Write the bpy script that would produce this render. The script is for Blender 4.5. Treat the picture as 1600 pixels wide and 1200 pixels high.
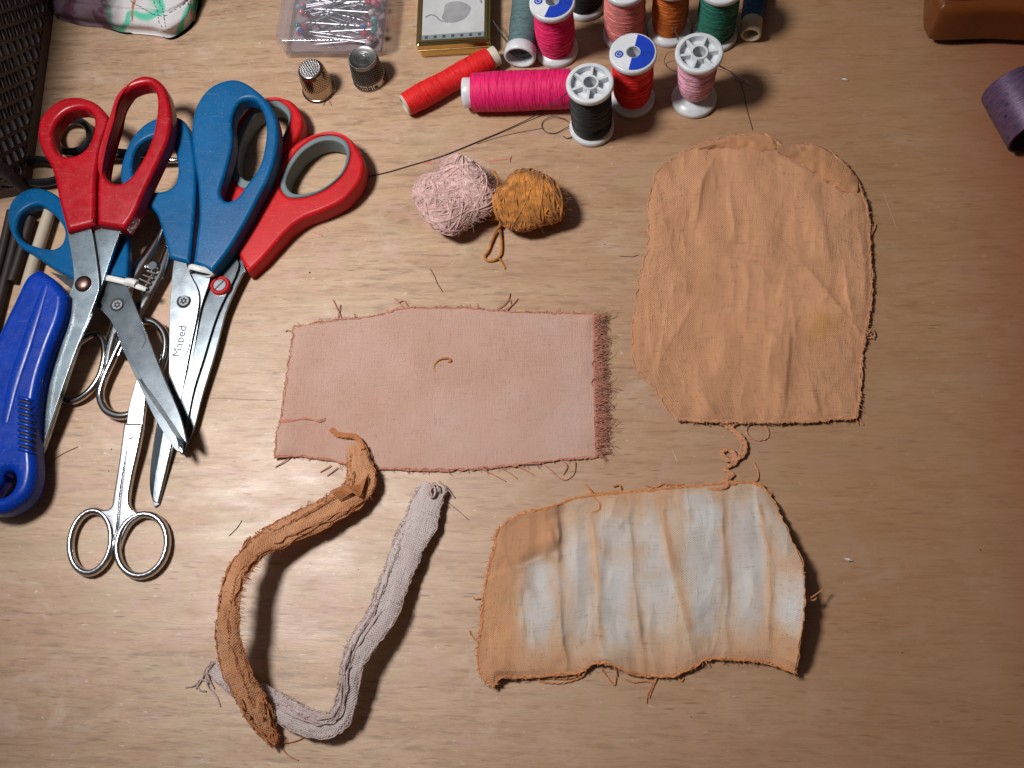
import bpy, math, random
import numpy as np
from mathutils import Vector, Matrix, Quaternion

SC = bpy.context.scene
for o in list(bpy.data.objects): bpy.data.objects.remove(o)
COL = SC.collection
rnd = random.Random(7)

# ------------------------------------------------------------------ camera
# all lengths below are millimetres unless said otherwise; meshes are scaled to metres when linked
F, CX, CY, H = 1600.0, 800.0, 600.0, 450.0
_d = np.array([170.0, -570.0, -1600.0]); _d /= np.linalg.norm(_d)
ZW = -_d
YW = np.array([0, 1.0, 0]) - ZW * ZW[1]; YW /= np.linalg.norm(YW)
XW = np.cross(YW, ZW)
RM = np.array([XW, YW, ZW])                 # camera space -> world
def ray(px, py): return RM @ np.array([px - CX, CY - py, -F])
_r0 = ray(800, 600); _c0 = _r0 * (H / -_r0[2])
CAM = np.array([-_c0[0], -_c0[1], H])
def P(px, py, z=0.0):
    r = ray(px, py); t = (H - z) / -r[2]
    p = CAM + r * t
    return np.array([p[0], p[1], z])
cam = bpy.data.objects.new('camera', bpy.data.cameras.new('camera'))
COL.objects.link(cam)
cam.data.sensor_width = 36; cam.data.lens = 36.0
cam.data.clip_start = 0.01; cam.data.clip_end = 20
m4 = Matrix.Identity(4)
for i in range(3):
    for j in range(3): m4[i][j] = RM[i][j]
m4.translation = Vector(CAM * .001)
cam.matrix_world = m4
SC.camera = cam

# ------------------------------------------------------------------ world + lamp
w = bpy.data.worlds.new('World'); SC.world = w; w.use_nodes = True
nt = w.node_tree; nt.nodes.clear()
wo = nt.nodes.new('ShaderNodeOutputWorld'); bg = nt.nodes.new('ShaderNodeBackground')
tc = nt.nodes.new('ShaderNodeTexCoord'); dp = nt.nodes.new('ShaderNodeVectorMath'); dp.operation = 'DOT_PRODUCT'
dp.inputs[1].default_value = (-.55, .30, .78)
cr = nt.nodes.new('ShaderNodeValToRGB')
cr.color_ramp.elements[0].position = .0; cr.color_ramp.elements[0].color = (.12, .066, .042, 1)
cr.color_ramp.elements[1].position = 1.0; cr.color_ramp.elements[1].color = (.46, .50, .55, 1)  # bluish brightening added overhead for the blades to reflect
e = cr.color_ramp.elements.new(.82); e.color = (.13, .13, .14, 1)
e = cr.color_ramp.elements.new(.55); e.color = (.085, .065, .055, 1)
nt.links.new(tc.outputs['Generated'], dp.inputs[0]); nt.links.new(dp.outputs['Value'], cr.inputs[0])
nt.links.new(cr.outputs[0], bg.inputs[0]); bg.inputs[1].default_value = WORLD = 0.55
nt.links.new(bg.outputs[0], wo.inputs[0])
ld = bpy.data.lights.new('desk_lamp', 'SPOT'); ld.shadow_soft_size = .062
ld.spot_size = math.radians(74); ld.spot_blend = 1.0
ld.energy = 18.8; ld.color = (1.0, .972, .95)
lamp = bpy.data.objects.new('desk_lamp', ld); COL.objects.link(lamp)
lp = P(-120, 420); lp[2] = 600
lamp.location = Vector(lp * .001)
aim = P(780, 420)
lamp.rotation_euler = (Vector(aim) - Vector(lp)).to_track_quat('-Z', 'Y').to_euler()
SC.view_settings.view_transform = 'Standard'
try: SC.view_settings.look = 'None'
except Exception: pass
SC.view_settings.exposure = 0.12; SC.view_settings.gamma = 1
SC.view_settings.use_curve_mapping = False
SC.render.engine = 'CYCLES'
SC.render.resolution_x = 1024; SC.render.resolution_y = 768
SC.cycles.max_bounces = 10; SC.cycles.transparent_max_bounces = 24

# ------------------------------------------------------------------ helpers
OFF = {}
class MB:
    def __init__(s): s.v = []; s.f = []; s.m = []; s.uv = {}; s.n = 0; s.col = None
    def add(s, v, f, m=0):
        v = np.asarray(v, float).reshape(-1, 3)
        s.v.append(v); k = s.n
        for q in f: s.f.append(tuple(int(i) + k for i in q)); s.m.append(m)
        s.n += len(v); return k
def smoothing(me, ang):
    me.shade_smooth()
    if ang < 180:
        me.set_sharp_from_angle(angle=math.radians(ang))
def build(name, mb, mats, parent=None, ang=45, local=False, uvs=None, cols=None, wn=False):
    me = bpy.data.meshes.new(name)
    V = np.concatenate(mb.v)
    off = np.zeros(3)
    if parent is not None and not local: off = OFF.get(parent.name, off)
    me.from_pydata((((V - off) * .001)).tolist(), [], mb.f)
    if not isinstance(mats, (list, tuple)): mats = [mats]
    for m in mats: me.materials.append(m)
    if len(mats) > 1: me.polygons.foreach_set('material_index', mb.m)
    if uvs is not None:
        uvl = me.uv_layers.new(name='UVMap')
        li = np.zeros(len(me.loops), dtype=np.int32); me.loops.foreach_get('vertex_index', li)
        uvl.data.foreach_set('uv', np.asarray(uvs)[li].astype(np.float32).ravel())
    if cols is not None:
        ca = me.color_attributes.new('dye', 'FLOAT_COLOR', 'POINT')
        c4 = np.ones((len(V), 4), np.float32); c4[:, :3] = cols
        ca.data.foreach_set('color', c4.ravel())
    smoothing(me, ang)
    me.update()
    o = bpy.data.objects.new(name, me); COL.objects.link(o)
    if parent is not None:
        o.parent = parent; OFF[o.name] = off
    if wn:
        md = o.modifiers.new('weighted', 'WEIGHTED_NORMAL'); md.keep_sharp = True
    return o
def tag(o, label=None, cat=None, group=None, kind=None):
    if label: o['label'] = label
    if cat: o['category'] = cat
    if group: o['group'] = group
    if kind: o['kind'] = kind
    return o
def thing(name, label, cat, loc, group=None, quat=None):
    o = bpy.data.objects.new(name, None); COL.objects.link(o)
    o.empty_display_size = .01
    o.location = Vector(np.asarray(loc) * .001)
    if quat is not None: o.rotation_mode = 'QUATERNION'; o.rotation_quaternion = quat
    OFF[o.name] = np.asarray(loc, float)
    return tag(o, label, cat, group)
def solo(name, mb, mats, label, cat, group=None, loc=None, **k):
    """a thing that is one mesh, its origin at its base"""
    V = np.concatenate(mb.v)
    if loc is None: loc = np.array([V[:, 0].mean(), V[:, 1].mean(), V[:, 2].min()])
    mb.v = [V - loc]
    o = build(name, mb, mats, **k); o.location = Vector(loc * .001)
    return tag(o, label, cat, group)

def catmull(pts, closed=False, n=8):
    p = [np.asarray(q, float) for q in pts]; out = []
    N = len(p)
    rng = range(N) if closed else range(N - 1)
    for i in rng:
        if closed: a, b, c, d = p[i-1], p[i], p[(i+1) % N], p[(i+2) % N]
        else: a, b, c, d = p[max(i-1, 0)], p[i], p[i+1], p[min(i+2, N-1)]
        for k in range(n):
            t = k / n
            out.append(.5*((2*b) + (c-a)*t + (2*a-5*b+4*c-d)*t*t + (3*b-a-3*c+d)*t**3))
    if not closed: out.append(p[-1])
    return np.array(out)
def smooth_outline(pts, n=5):
    """closed outline; a third value 1 marks a sharp corner"""
    N = len(pts); cs = [i for i, q in enumerate(pts) if len(q) > 2 and q[2]]
    pp = [np.array(q[:2], float) for q in pts]
    if not cs: return catmull(pp, True, n)
    out = []
    for a, b in zip(cs, cs[1:] + [cs[0] + N]):
        seg = [pp[i % N] for i in range(a, b + 1)]
        out.extend(list(catmull(seg, False, n))[:-1])
    return np.array(out)
def area2(p): x, y = p[:, 0], p[:, 1]; return np.sum(x*np.roll(y, -1) - y*np.roll(x, -1))

def slab(outline, holes=(), thick=6., bevel=2., zspec=None, z=0., n=5, mb=None, m=0, res=4, dome=0):
    """rounded slab from photo outlines lying at height z (its TOP face); zspec=((px,py,z),(px,py,z)) slopes it"""
    if zspec:
        A = np.array(zspec[0][:2], float); B = np.array(zspec[1][:2], float); zA, zB = zspec[0][2], zspec[1][2]
        def zf(q): t = np.dot(q - A, B - A) / np.dot(B - A, B - A); return zA + (zB - zA) * min(1.6, max(-.6, t))
    else:
        def zf(q): return z
    cu = bpy.data.curves.new('tmp', 'CURVE'); cu.dimensions = '2D'; cu.fill_mode = 'BOTH'
    for i, ol in enumerate([outline] + list(holes)):
        o2 = smooth_outline(ol, n)
        w3 = np.array([P(q[0], q[1], zf(q))[:2] for q in o2])
        if (area2(w3) > 0) != (i == 0): w3 = w3[::-1]
        sp = cu.splines.new('POLY'); sp.points.add(len(w3) - 1); sp.use_cyclic_u = True
        for k, q in enumerate(w3): sp.points[k].co = (q[0], q[1], 0, 1)
    bv = min(bevel, thick/2 - .01)
    cu.bevel_depth = bv; cu.bevel_resolution = res; cu.offset = -bv; cu.extrude = max(thick/2 - bv, 0.005)
    ob = bpy.data.objects.new('tmp', cu); COL.objects.link(ob)
    dg = bpy.context.evaluated_depsgraph_get(); dg.update()
    me = bpy.data.meshes.new_from_object(ob.evaluated_get(dg))
    V = np.zeros(len(me.vertices)*3); me.vertices.foreach_get('co', V); V = V.reshape(-1, 3)
    f = [tuple(p.vertices) for p in me.polygons]
    bpy.data.objects.remove(ob); bpy.data.curves.remove(cu); bpy.data.meshes.remove(me)
    # merge doubles
    key = {}; idx = []; VV = []
    for v in V:
        k = (round(v[0], 3), round(v[1], 3), round(v[2], 3))
        if k not in key: key[k] = len(VV); VV.append(v)
        idx.append(key[k])
    V = np.array(VV); F2 = []
    for q in f:
        r = []
        for i in q:
            if idx[i] not in r: r.append(idx[i])
        if len(r) > 2: F2.append(tuple(r))
    if zspec:
        WA = P(*zspec[0])[:2]; WB = P(*zspec[1])[:2]
        t = ((V[:, :2] - WA) @ (WB - WA)) / np.dot(WB - WA, WB - WA)
        V[:, 2] += zA + (zB - zA) * np.clip(t, -.6, 1.6) - thick/2
    else: V[:, 2] += z - thick/2
    if mb is None: mb = MB()
    mb.add(V, F2, m); return mb

def frames(pts, closed=False, up=None):
    pts = np.asarray(pts, float); N = len(pts)
    if closed: T = np.roll(pts, -1, 0) - np.roll(pts, 1, 0)
    else: T = np.gradient(pts, axis=0)
    T /= (np.linalg.norm(T, axis=1)[:, None] + 1e-9)
    if up is not None:
        S = np.cross(T, up); S /= (np.linalg.norm(S, axis=1)[:, None] + 1e-9); U = np.cross(S, T); return T, S, U
    S = np.zeros_like(T); a = np.array([0, 0, 1.]) if abs(T[0][2]) < .9 else np.array([1., 0, 0])
    s = np.cross(T[0], a); s /= np.linalg.norm(s); S[0] = s
    for i in range(1, N):
        s = S[i-1] - T[i] * np.dot(S[i-1], T[i]); S[i] = s / (np.linalg.norm(s) + 1e-9)
    return T, S, np.cross(S, T)
def tube(mb, pts, r, k=6, closed=False, m=0, up=None, flat=1.0, caps=True):
    pts = np.asarray(pts, float); N = len(pts)
    r = np.ones(N)*r if np.isscalar(r) else np.interp(np.linspace(0, 1, N), np.linspace(0, 1, len(r)), r)
    T, S, U = frames(pts, closed, up)
    a = np.linspace(0, 2*np.pi, k, endpoint=False)
    V = (pts[:, None] + r[:, None, None]*(np.cos(a)[None, :, None]*S[:, None] + flat*np.sin(a)[None, :, None]*U[:, None])).reshape(-1, 3)
    f = []
    for i in range(N if closed else N-1):
        j = (i+1) % N
        for q in range(k): f.append((i*k+q, i*k+(q+1) % k, j*k+(q+1) % k, j*k+q))
    if not closed and caps: f.append(tuple(range(k))[::-1]); f.append(tuple((N-1)*k+q for q in range(k)))
    mb.add(V, f, m)
def lathe(mb, prof, k=48, m=0, c=(0, 0, 0), closed=False):
    prof = np.asarray(prof, float); a = np.linspace(0, 2*np.pi, k, endpoint=False)
    V = np.stack([prof[:, 0][:, None]*np.cos(a), prof[:, 0][:, None]*np.sin(a), np.repeat(prof[:, 1][:, None], k, 1)], -1).reshape(-1, 3) + np.array(c)
    f = []; N = len(prof)
    for i in range(N if closed else N-1):
        j = (i+1) % N
        for q in range(k): f.append((i*k+q, i*k+(q+1) % k, j*k+(q+1) % k, j*k+q))
    mb.add(V, f, m)
def box(mb, lo, hi, m=0):
    x0, y0, z0 = lo; x1, y1, z1 = hi
    v = [(x0,y0,z0),(x1,y0,z0),(x1,y1,z0),(x0,y1,z0),(x0,y0,z1),(x1,y0,z1),(x1,y1,z1),(x0,y1,z1)]
    mb.add(v, [(0,3,2,1),(4,5,6,7),(0,1,5,4),(1,2,6,5),(2,3,7,6),(3,0,4,7)], m)
def bar(mb, a, b, wx, wz, up=(0, 0, 1), m=0):
    """square-section bar from a to b"""
    a = np.asarray(a, float); b = np.asarray(b, float)
    t = (b-a)/np.linalg.norm(b-a); s = np.cross(t, up); s /= np.linalg.norm(s); u = np.cross(s, t)
    v = [c + s*wx*i/2 + u*wz*j/2 for c in (a, b) for i, j in ((-1,-1),(1,-1),(1,1),(-1,1))]
    mb.add(v, [(0,1,2,3),(7,6,5,4),(0,4,5,1),(1,5,6,2),(2,6,7,3),(3,7,4,0)], m)
def pxline(pts, z=None, n=8, closed=False):
    """photo points (px,py,z) -> smooth world line"""
    q = catmull([(p[0], p[1], (p[2] if len(p) > 2 else z)) for p in pts], closed, n)
    return np.array([P(a, b, c) for a, b, c in q])
def ring(mb, c, r, z0, z1, k=32, m=0, px=True, rin=0, bev=.3):
    c = P(c[0], c[1], z1) if px else np.array(c)
    pr = [(r, z0), (r, z1-bev), (r-bev, z1)] + ([(rin+bev, z1), (rin, z1-bev), (rin, z0)] if rin else [(0.001, z1)])
    lathe(mb, pr, k, m, (c[0], c[1], 0))
def disc(mb, c, r, z, m=0, k=24, px=True): 
    c = P(c[0], c[1], z) if px else np.array(c)
    lathe(mb, [(r, z), (0.001, z)], k, m, (c[0], c[1], 0))
def text_mesh(txt, size, extrude=.06, font_scale=1):
    cu = bpy.data.curves.new('t', 'FONT'); cu.body = txt; cu.size = size; cu.extrude = extrude
    cu.align_x = 'CENTER'; cu.align_y = 'CENTER'; cu.resolution_u = 3
    ob = bpy.data.objects.new('t', cu); COL.objects.link(ob)
    dg = bpy.context.evaluated_depsgraph_get(); dg.update()
    me = bpy.data.meshes.new_from_object(ob.evaluated_get(dg))
    V = np.zeros(len(me.vertices)*3); me.vertices.foreach_get('co', V); V = V.reshape(-1, 3)
    f = [tuple(p.vertices) for p in me.polygons]
    bpy.data.objects.remove(ob); bpy.data.curves.remove(cu); bpy.data.meshes.remove(me)
    return V, f
def vnoise(seed, n=64):
    r = np.random.RandomState(seed); g = r.rand(n, n)
    def f(x, y):
        x = np.asarray(x, float); y = np.asarray(y, float)
        xi = np.floor(x).astype(int); yi = np.floor(y).astype(int); fx = x-xi; fy = y-yi
        fx = fx*fx*(3-2*fx); fy = fy*fy*(3-2*fy)
        a = g[xi % n, yi % n]; b = g[(xi+1) % n, yi % n]; c = g[xi % n, (yi+1) % n]; d = g[(xi+1) % n, (yi+1) % n]
        return (a*(1-fx)+b*fx)*(1-fy) + (c*(1-fx)+d*fx)*fy - .5
    return f

# ------------------------------------------------------------------ materials
class NT:
    def __init__(s, name):
        s.m = bpy.data.materials.new(name); s.m.use_nodes = True; s.t = s.m.node_tree
        s.b = s.t.nodes['Principled BSDF']; s.o = s.t.nodes['Material Output']
    def n(s, ty, **k):
        x = s.t.nodes.new(ty)
        for a, b in k.items(): setattr(x, a, b)
        return x
    def l(s, a, b): s.t.links.new(a, b)
    def coord(s, kind='Object', scale=(1, 1, 1), rot=(0, 0, 0)):
        c = s.n('ShaderNodeTexCoord'); mp = s.n('ShaderNodeMapping'); mp.inputs['Scale'].default_value = scale
        mp.inputs['Rotation'].default_value = rot
        s.l(c.outputs[kind], mp.inputs['Vector']); return mp.outputs[0]
    def noise(s, vec, sc, det=4, rough=.55, dist=0):
        x = s.n('ShaderNodeTexNoise'); x.inputs['Scale'].default_value = sc; x.inputs['Detail'].default_value = det
        x.inputs['Roughness'].default_value = rough; x.inputs['Distortion'].default_value = dist
        s.l(vec, x.inputs['Vector']); return x.outputs['Fac']
    def ramp(s, fac, stops):
        r = s.n('ShaderNodeValToRGB'); el = r.color_ramp.elements
        el[0].position = stops[0][0]; el[0].color = (*stops[0][1], 1); el[1].position = stops[-1][0]; el[1].color = (*stops[-1][1], 1)
        for p, c in stops[1:-1]: q = el.new(p); q.color = (*c, 1)
        s.l(fac, r.inputs[0]); return r.outputs[0]
    def mix(s, fac, a, b, mode='MIX'):
        x = s.n('ShaderNodeMix', data_type='RGBA', blend_type=mode)
        if isinstance(fac, (int, float)): x.inputs[0].default_value = fac
        else: s.l(fac, x.inputs[0])
        for v, i in ((a, 6), (b, 7)):
            if isinstance(v, tuple): x.inputs[i].default_value = (*v[:3], 1)
            else: s.l(v, x.inputs[i])
        return x.outputs[2]
    def math(s, op, a, b=0., c=None):
        x = s.n('ShaderNodeMath', operation=op)
        for v, i in ((a, 0), (b, 1), (c, 2)):
            if v is None: continue
            if isinstance(v, (int, float)): x.inputs[i].default_value = v
            else: s.l(v, x.inputs[i])
        return x.outputs[0]
    def bump(s, h, dist, strength=1., prev=None):
        x = s.n('ShaderNodeBump'); x.inputs['Distance'].default_value = dist; x.inputs['Strength'].default_value = strength
        s.l(h, x.inputs['Height'])
        if prev is not None: s.l(prev, x.inputs['Normal'])
        s.l(x.outputs[0], s.b.inputs['Normal']); return x.outputs[0]
    def set(s, **k):
        for a, b in k.items():
            a = a.replace('_', ' ')
            i = s.b.inputs[a]
            if isinstance(b, (tuple, float, int)): i.default_value = (*b, 1) if isinstance(b, tuple) and len(b) == 3 and i.type == 'RGBA' else b
            else: s.l(b, i)
G3 = lambda g: (g, g, g)
def plastic(name, col, rough=.3, var=.12, bump=.00004, bs=900, spec=.5, sss=0, wear=0):
    t = NT(name); v = t.coord()
    n1 = t.noise(v, 60, 3); c = t.mix(t.ramp(n1, [(.3, G3(0)), (.7, G3(1))]), tuple(x*(1-var) for x in col), tuple(min(1, x*(1+var)) for x in col))
    if wear:
        du = t.noise(v, 1500, 2); c = t.mix(t.math('MULTIPLY', t.ramp(du, [(.66, G3(0)), (.74, G3(1))]), wear), c, (.45, .42, .40))
        sc_ = t.noise(t.coord(scale=(90, 2200, 90), rot=(0, 0, 1.1)), 1, 3); c = t.mix(t.math('MULTIPLY', t.ramp(sc_, [(.66, G3(0)), (.74, G3(1))]), wear*.6), c, (.40, .38, .38))
    t.set(Base_Color=c)
    r = t.noise(v, 220, 5); t.set(Roughness=t.math('MULTIPLY_ADD', r, .34, rough-.17))
    t.b.inputs['Specular IOR Level'].default_value = spec
    if bump: t.bump(t.noise(v, bs, 3), bump)
    if sss: t.set(Subsurface_Weight=sss, Subsurface_Radius=(1., .9, .8), Subsurface_Scale=.0025)
    return t.m
def metal(name, col, rough=.28, scratch=(400, 3000, 400), var=.25, rv=.2, rot=(0, 0, 0), dirt=0.):
    t = NT(name); v = t.coord(scale=scratch, rot=rot); v2 = t.coord()
    n1 = t.noise(v, 1, 4); n2 = t.noise(v2, 90, 5, .65)
    c = t.mix(t.ramp(n2, [(.35, G3(0)), (.7, G3(1))]), tuple(x*(1-var) for x in col), col)
    if dirt:
        n3 = t.noise(v2, 160, 6, .7, 1.5); c = t.mix(t.ramp(n3, [(.56, G3(0)), (.66, G3(dirt))]), c, (.40, .38, .34))
    t.set(Base_Color=c, Metallic=1.0, Roughness=t.math('ADD', t.math('MULTIPLY_ADD', n1, rv, rough - rv*.5), t.math('MULTIPLY', n2, .08)))
    t.bump(n1, .00001, .5)
    return t.m
def wound(name, col, period=.42, rough=.6, dark=.42, sheen=.06, amp=.00016):
    """thread wound round the local Z axis"""
    t = NT(name); v = t.coord()
    ds = t.noise(v, 240, 3)
    sp = t.n('ShaderNodeSeparateXYZ'); t.l(v, sp.inputs[0])
    z = t.math('ADD', sp.outputs[2], t.math('MULTIPLY', ds, .0009))
    s = t.math('SINE', t.math('MULTIPLY', z, 6283.0/period)); s = t.math('MULTIPLY_ADD', s, .5, .5)
    vs = t.coord(scale=(260, 260, 1500)); n = t.noise(vs, 1, 5, .7)
    f = t.math('MULTIPLY_ADD', n, .75, t.math('MULTIPLY', s, .25))
    lo = tuple(x*dark for x in col); hi = tuple(min(1, x*1.25 + .015) for x in col)
    t.set(Base_Color=t.ramp(f, [(.28, lo), (.5, col), (.75, hi)]), Roughness=rough, Sheen_Weight=sheen, Sheen_Roughness=.4)
    t.b.inputs['Specular IOR Level'].default_value = .35
    t.bump(f, amp)
    return t.m
def cloth(name, cols, period=.8, vertex=False, amp=.0003, wv=.2, blot=35, contrast=1.0):
    """woven cloth: UVs are in mm; cols = (dark, mid, light)"""
    t = NT(name); uv = t.n('ShaderNodeTexCoord').outputs['UV']
    sp = t.n('ShaderNodeSeparateXYZ'); t.l(uv, sp.inputs[0])
    def mp(sx, sy):
        m = t.n('ShaderNodeMapping'); m.inputs['Scale'].default_value = (sx, sy, 1); t.l(uv, m.inputs[0]); return m.outputs[0]
    wob = t.noise(mp(.05, .05), 1, 3)
    wob = t.math('MULTIPLY', wob, 2.4*period)
    wa = t.math('SINE', t.math('MULTIPLY', t.math('ADD', sp.outputs[0], wob), 6.2832/period))
    wb = t.math('SINE', t.math('MULTIPLY', t.math('ADD', sp.outputs[1], wob), 6.2832/period))
    wab = t.math('MULTIPLY', wa, wb)
    na = t.noise(mp(1.6/period, .10), 1, 3, .6); nb = t.noise(mp(.10, 1.6/period), 1, 3, .6)
    slub = t.math('ADD', na, nb)                                  # about 1
    fine = t.noise(mp(1.3, 1.3), 1, 2)
    h = t.math('ADD', t.math('MULTIPLY', wab, .32), t.math('MULTIPLY', t.math('ADD', slub, fine), .8))
    v = t.coord(); big = t.noise(v, blot, 4, .6)
    if vertex:
        a = t.n('ShaderNodeVertexColor'); a.layer_name = 'dye'; base = a.outputs[0]
        base = t.mix(t.ramp(big, [(.3, G3(0)), (.7, G3(1))]), t.mix(1., base, (.86, .86, .86), 'MULTIPLY'), base)
    else: base = t.ramp(big, [(.28, cols[0]), (.5, cols[1]), (.72, cols[2])])
    f = t.math('ADD', t.math('MULTIPLY', wab, .10), t.math('MULTIPLY_ADD', slub, .9, t.math('MULTIPLY', fine, .35)))
    k = t.ramp(f, [(.84, G3(1-.50*contrast)), (1.06, G3(1-.10*contrast)), (1.26, G3(1.0))])
    t.set(Base_Color=t.mix(1., base, k, 'MULTIPLY'), Roughness=.92, Sheen_Weight=.12)
    t.b.inputs['Specular IOR Level'].default_value = .15
    t.bump(h, amp)
    return t.m
def fibre(name, col, var=.3, rough=.85, sc=900):
    t = NT(name); v = t.coord(); n = t.noise(v, sc, 3)
    t.set(Base_Color=t.ramp(n, [(.3, tuple(x*(1-var) for x in col)), (.7, tuple(min(1, x*(1+var*.6)) for x in col))]), Roughness=rough, Sheen_Weight=.2)
    t.b.inputs['Specular IOR Level'].default_value = .2
    return t.m

# ------------------------------------------------------------------ table
def wood():
    t = NT('plywood'); v = t.coord()
    g1 = t.noise(t.coord(scale=(9, 95, 9)), 1, 7, .66, .9)
    g2 = t.noise(t.coord(scale=(48, 420, 26), rot=(0, 0, .02)), 1, 6, .68, .6)
    g3 = t.noise(t.coord(scale=(150, 900, 60)), 1, 4, .7, .5)
    blot = t.noise(t.coord(scale=(3.5, 7, 3)), 1, 3, .5)
    blot2 = t.noise(t.coord(scale=(26, 44, 10)), 1, 6, .72, .8)
    c = t.ramp(g1, [(.25, (.37, .225, .137)), (.48, (.465, .298, .185)), (.62, (.52, .352, .228)), (.8, (.58, .415, .29))])
    c = t.mix(t.ramp(g2, [(.36, G3(.75)), (.50, G3(0))]), c, (.25, .155, .098))
    c = t.mix(t.math('MULTIPLY', t.ramp(g3, [(.34, G3(1)), (.46, G3(0))]), .40), c, (.21, .125, .075))
    c = t.mix(t.math('MULTIPLY', t.ramp(g3, [(.56, G3(0)), (.68, G3(1))]), .35), c, (.60, .50, .41))
    c = t.mix(t.ramp(blot, [(.35, G3(0)), (.75, G3(.5))]), c, (.43, .27, .17))
    c = t.mix(t.ramp(blot2, [(.54, G3(0)), (.70, G3(.55))]), c, (.60, .47, .36))
    c = t.mix(t.ramp(blot2, [(.30, G3(.4)), (.42, G3(0))]), c, (.34, .20, .13))
    c = t.mix(t.ramp(t.noise(t.coord(scale=(18, 30, 18)), 1, 4, .6, 1.), [(.52, G3(0)), (.66, G3(.5))]), c, (.45, .335, .205))
    c = t.mix(t.ramp(t.noise(t.coord(scale=(22, 30, 40)), 1, 4, .6, 2.), [(.56, G3(0)), (.66, G3(.5))]), c, (.50, .31, .25))
    # short dark pores
    vo = t.n('ShaderNodeTexVoronoi'); vo.inputs['Scale'].default_value = 1; t.l(t.coord(scale=(85, 640, 130)), vo.inputs['Vector'])
    msk = t.noise(t.coord(scale=(22, 60, 20)), 1, 3)
    pores = t.math('MULTIPLY', t.ramp(vo.outputs['Distance'], [(.12, G3(1)), (.27, G3(0))]), t.ramp(msk, [(.47, G3(0)), (.62, G3(1))]))
    c = t.mix(t.math('MULTIPLY', pores, .62), c, (.12, .058, .03))
    c = t.mix(t.ramp(t.noise(t.coord(scale=(230, 420, 100)), 1, 2), [(.68, G3(0)), (.74, G3(.55))]), c, (.66, .57, .48))
    c = t.mix(t.ramp(t.noise(t.coord(scale=(11, 15, 10)), 1, 5, .7, 1.5), [(.62, G3(0)), (.72, G3(.35))]), c, (.46, .22, .13))
    # reddish stain along the far right and the light's pale-to-warm falloff painted across it
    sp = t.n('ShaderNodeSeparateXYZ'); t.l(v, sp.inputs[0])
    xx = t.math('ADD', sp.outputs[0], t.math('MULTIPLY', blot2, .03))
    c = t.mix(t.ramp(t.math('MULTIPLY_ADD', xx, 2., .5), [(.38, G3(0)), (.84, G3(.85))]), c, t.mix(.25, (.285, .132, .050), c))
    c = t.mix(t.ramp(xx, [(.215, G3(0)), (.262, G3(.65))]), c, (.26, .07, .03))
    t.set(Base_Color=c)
    rn = t.noise(t.coord(scale=(16, 50, 40)), 1, 6, .7)
    t.set(Roughness=t.math('MULTIPLY_ADD', rn, .55, .17))
    t.b.inputs['Specular IOR Level'].default_value = .5
    h = t.math('ADD', t.math('MULTIPLY', g2, .6), t.math('ADD', t.math('MULTIPLY', g3, .5), t.math('MULTIPLY', g1, .1)))
    t.bump(h, .00012)
    return t.m
M = {}
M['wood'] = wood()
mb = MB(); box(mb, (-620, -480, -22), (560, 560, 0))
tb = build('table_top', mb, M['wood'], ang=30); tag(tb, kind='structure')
M['redpen'] = fibre('red_pencil', (.62, .22, .17)); M['lint'] = fibre('lint', (.6, .58, .62)); M['speck'] = fibre('speck', (.03, .02, .02))
mk = MB()
for a, b in (((655, 254), (686, 254)), ((764, 251), (799, 247)), ((797, 253), (799, 243))):
    for k in range(2):
        A = P(a[0], a[1]+k*1.2, .12); B = P(b[0], b[1]+k*1.2, .12); bar(mk, A, B, .35, .2)
for a, b, r in (((488, 362), (504, 368), .5), ((500, 352), (512, 358), .4)): bar(mk, P(*a, .12), P(*b, .12), r, .2)
o = build('pencil_mark', mk, M['redpen']); tag(o, kind='structure')

ms = MB()
for pts in ([(404,962),(424,998),(446,1030),(470,1052)],[(428,1040),(470,1078),(505,1092)],[(1050,700),(1056,716),(1060,722)],[(575,372),(560,400),(548,420)],[(905,1105),(960,1092)],[(1300,700),(1352,668)],[(250,985),(330,1010)],[(700,1120),(742,1162)],[(1380,300),(1400,355)],[(520,880),(640,868)]):
    q = catmull([P(x, y, .04) for x, y in pts], False, 5) if len(pts) > 2 else np.array([P(x, y, .04) for x, y in pts]); tube(ms, q, [.04, .11, .04], 4)
o = build('scratches', ms, fibre('pale_scratch', (.62, .54, .46))); tag(o, kind='structure')
mj = MB()
for k, (a, b) in enumerate((((292,621),(360,623)),((360,623),(432,626)),((958,640),(986,641)))): bar(mj, P(*a, .03), P(*b, .03), .22, .12)
o = build('board_joint', mj, fibre('joint_line', (.30, .19, .12))); tag(o, kind='structure')

# ------------------------------------------------------------------ palette
M['red'] = plastic('red_plastic', (.36, .003, .010), .30, spec=.3, wear=.35)
M['red2'] = plastic('bright_red_plastic', (.50, .008, .012), .42, spec=.25, wear=.35)
M['blue'] = plastic('blue_plastic', (.0002, .085, .235), .36, spec=.2, wear=.35)
M['cutterblue'] = plastic('royal_blue_plastic', (.0005, .034, .32), .28, bump=.00006, bs=250, spec=.25, wear=.3)
M['grey'] = plastic('grey_rubber', (.13, .17, .18), .6)
M['black'] = plastic('black_plastic', (.012, .014, .018), .3)
M['tie'] = plastic('white_nylon', (.62, .63, .62), .4, sss=.1)
M['blade'] = metal('satin_steel', (.36, .41, .45), .17, rv=.06, rot=(0, 0, .4))
M['bladeold'] = metal('worn_steel', (.33, .40, .45), .19, rv=.08, rot=(0, 0, -.35), dirt=.4)
M['bladedull'] = metal('dull_steel', (.30, .345, .38), .20, rv=.06, rot=(0, 0, .45))
M['edge'] = metal('ground_steel', (.62, .66, .70), .25)
M['chrome'] = metal('chrome', (.62, .60, .60), .10, rv=.06, var=.1)
M['steel'] = metal('polished_steel', (.62, .64, .68), .2, rv=.1)
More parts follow.
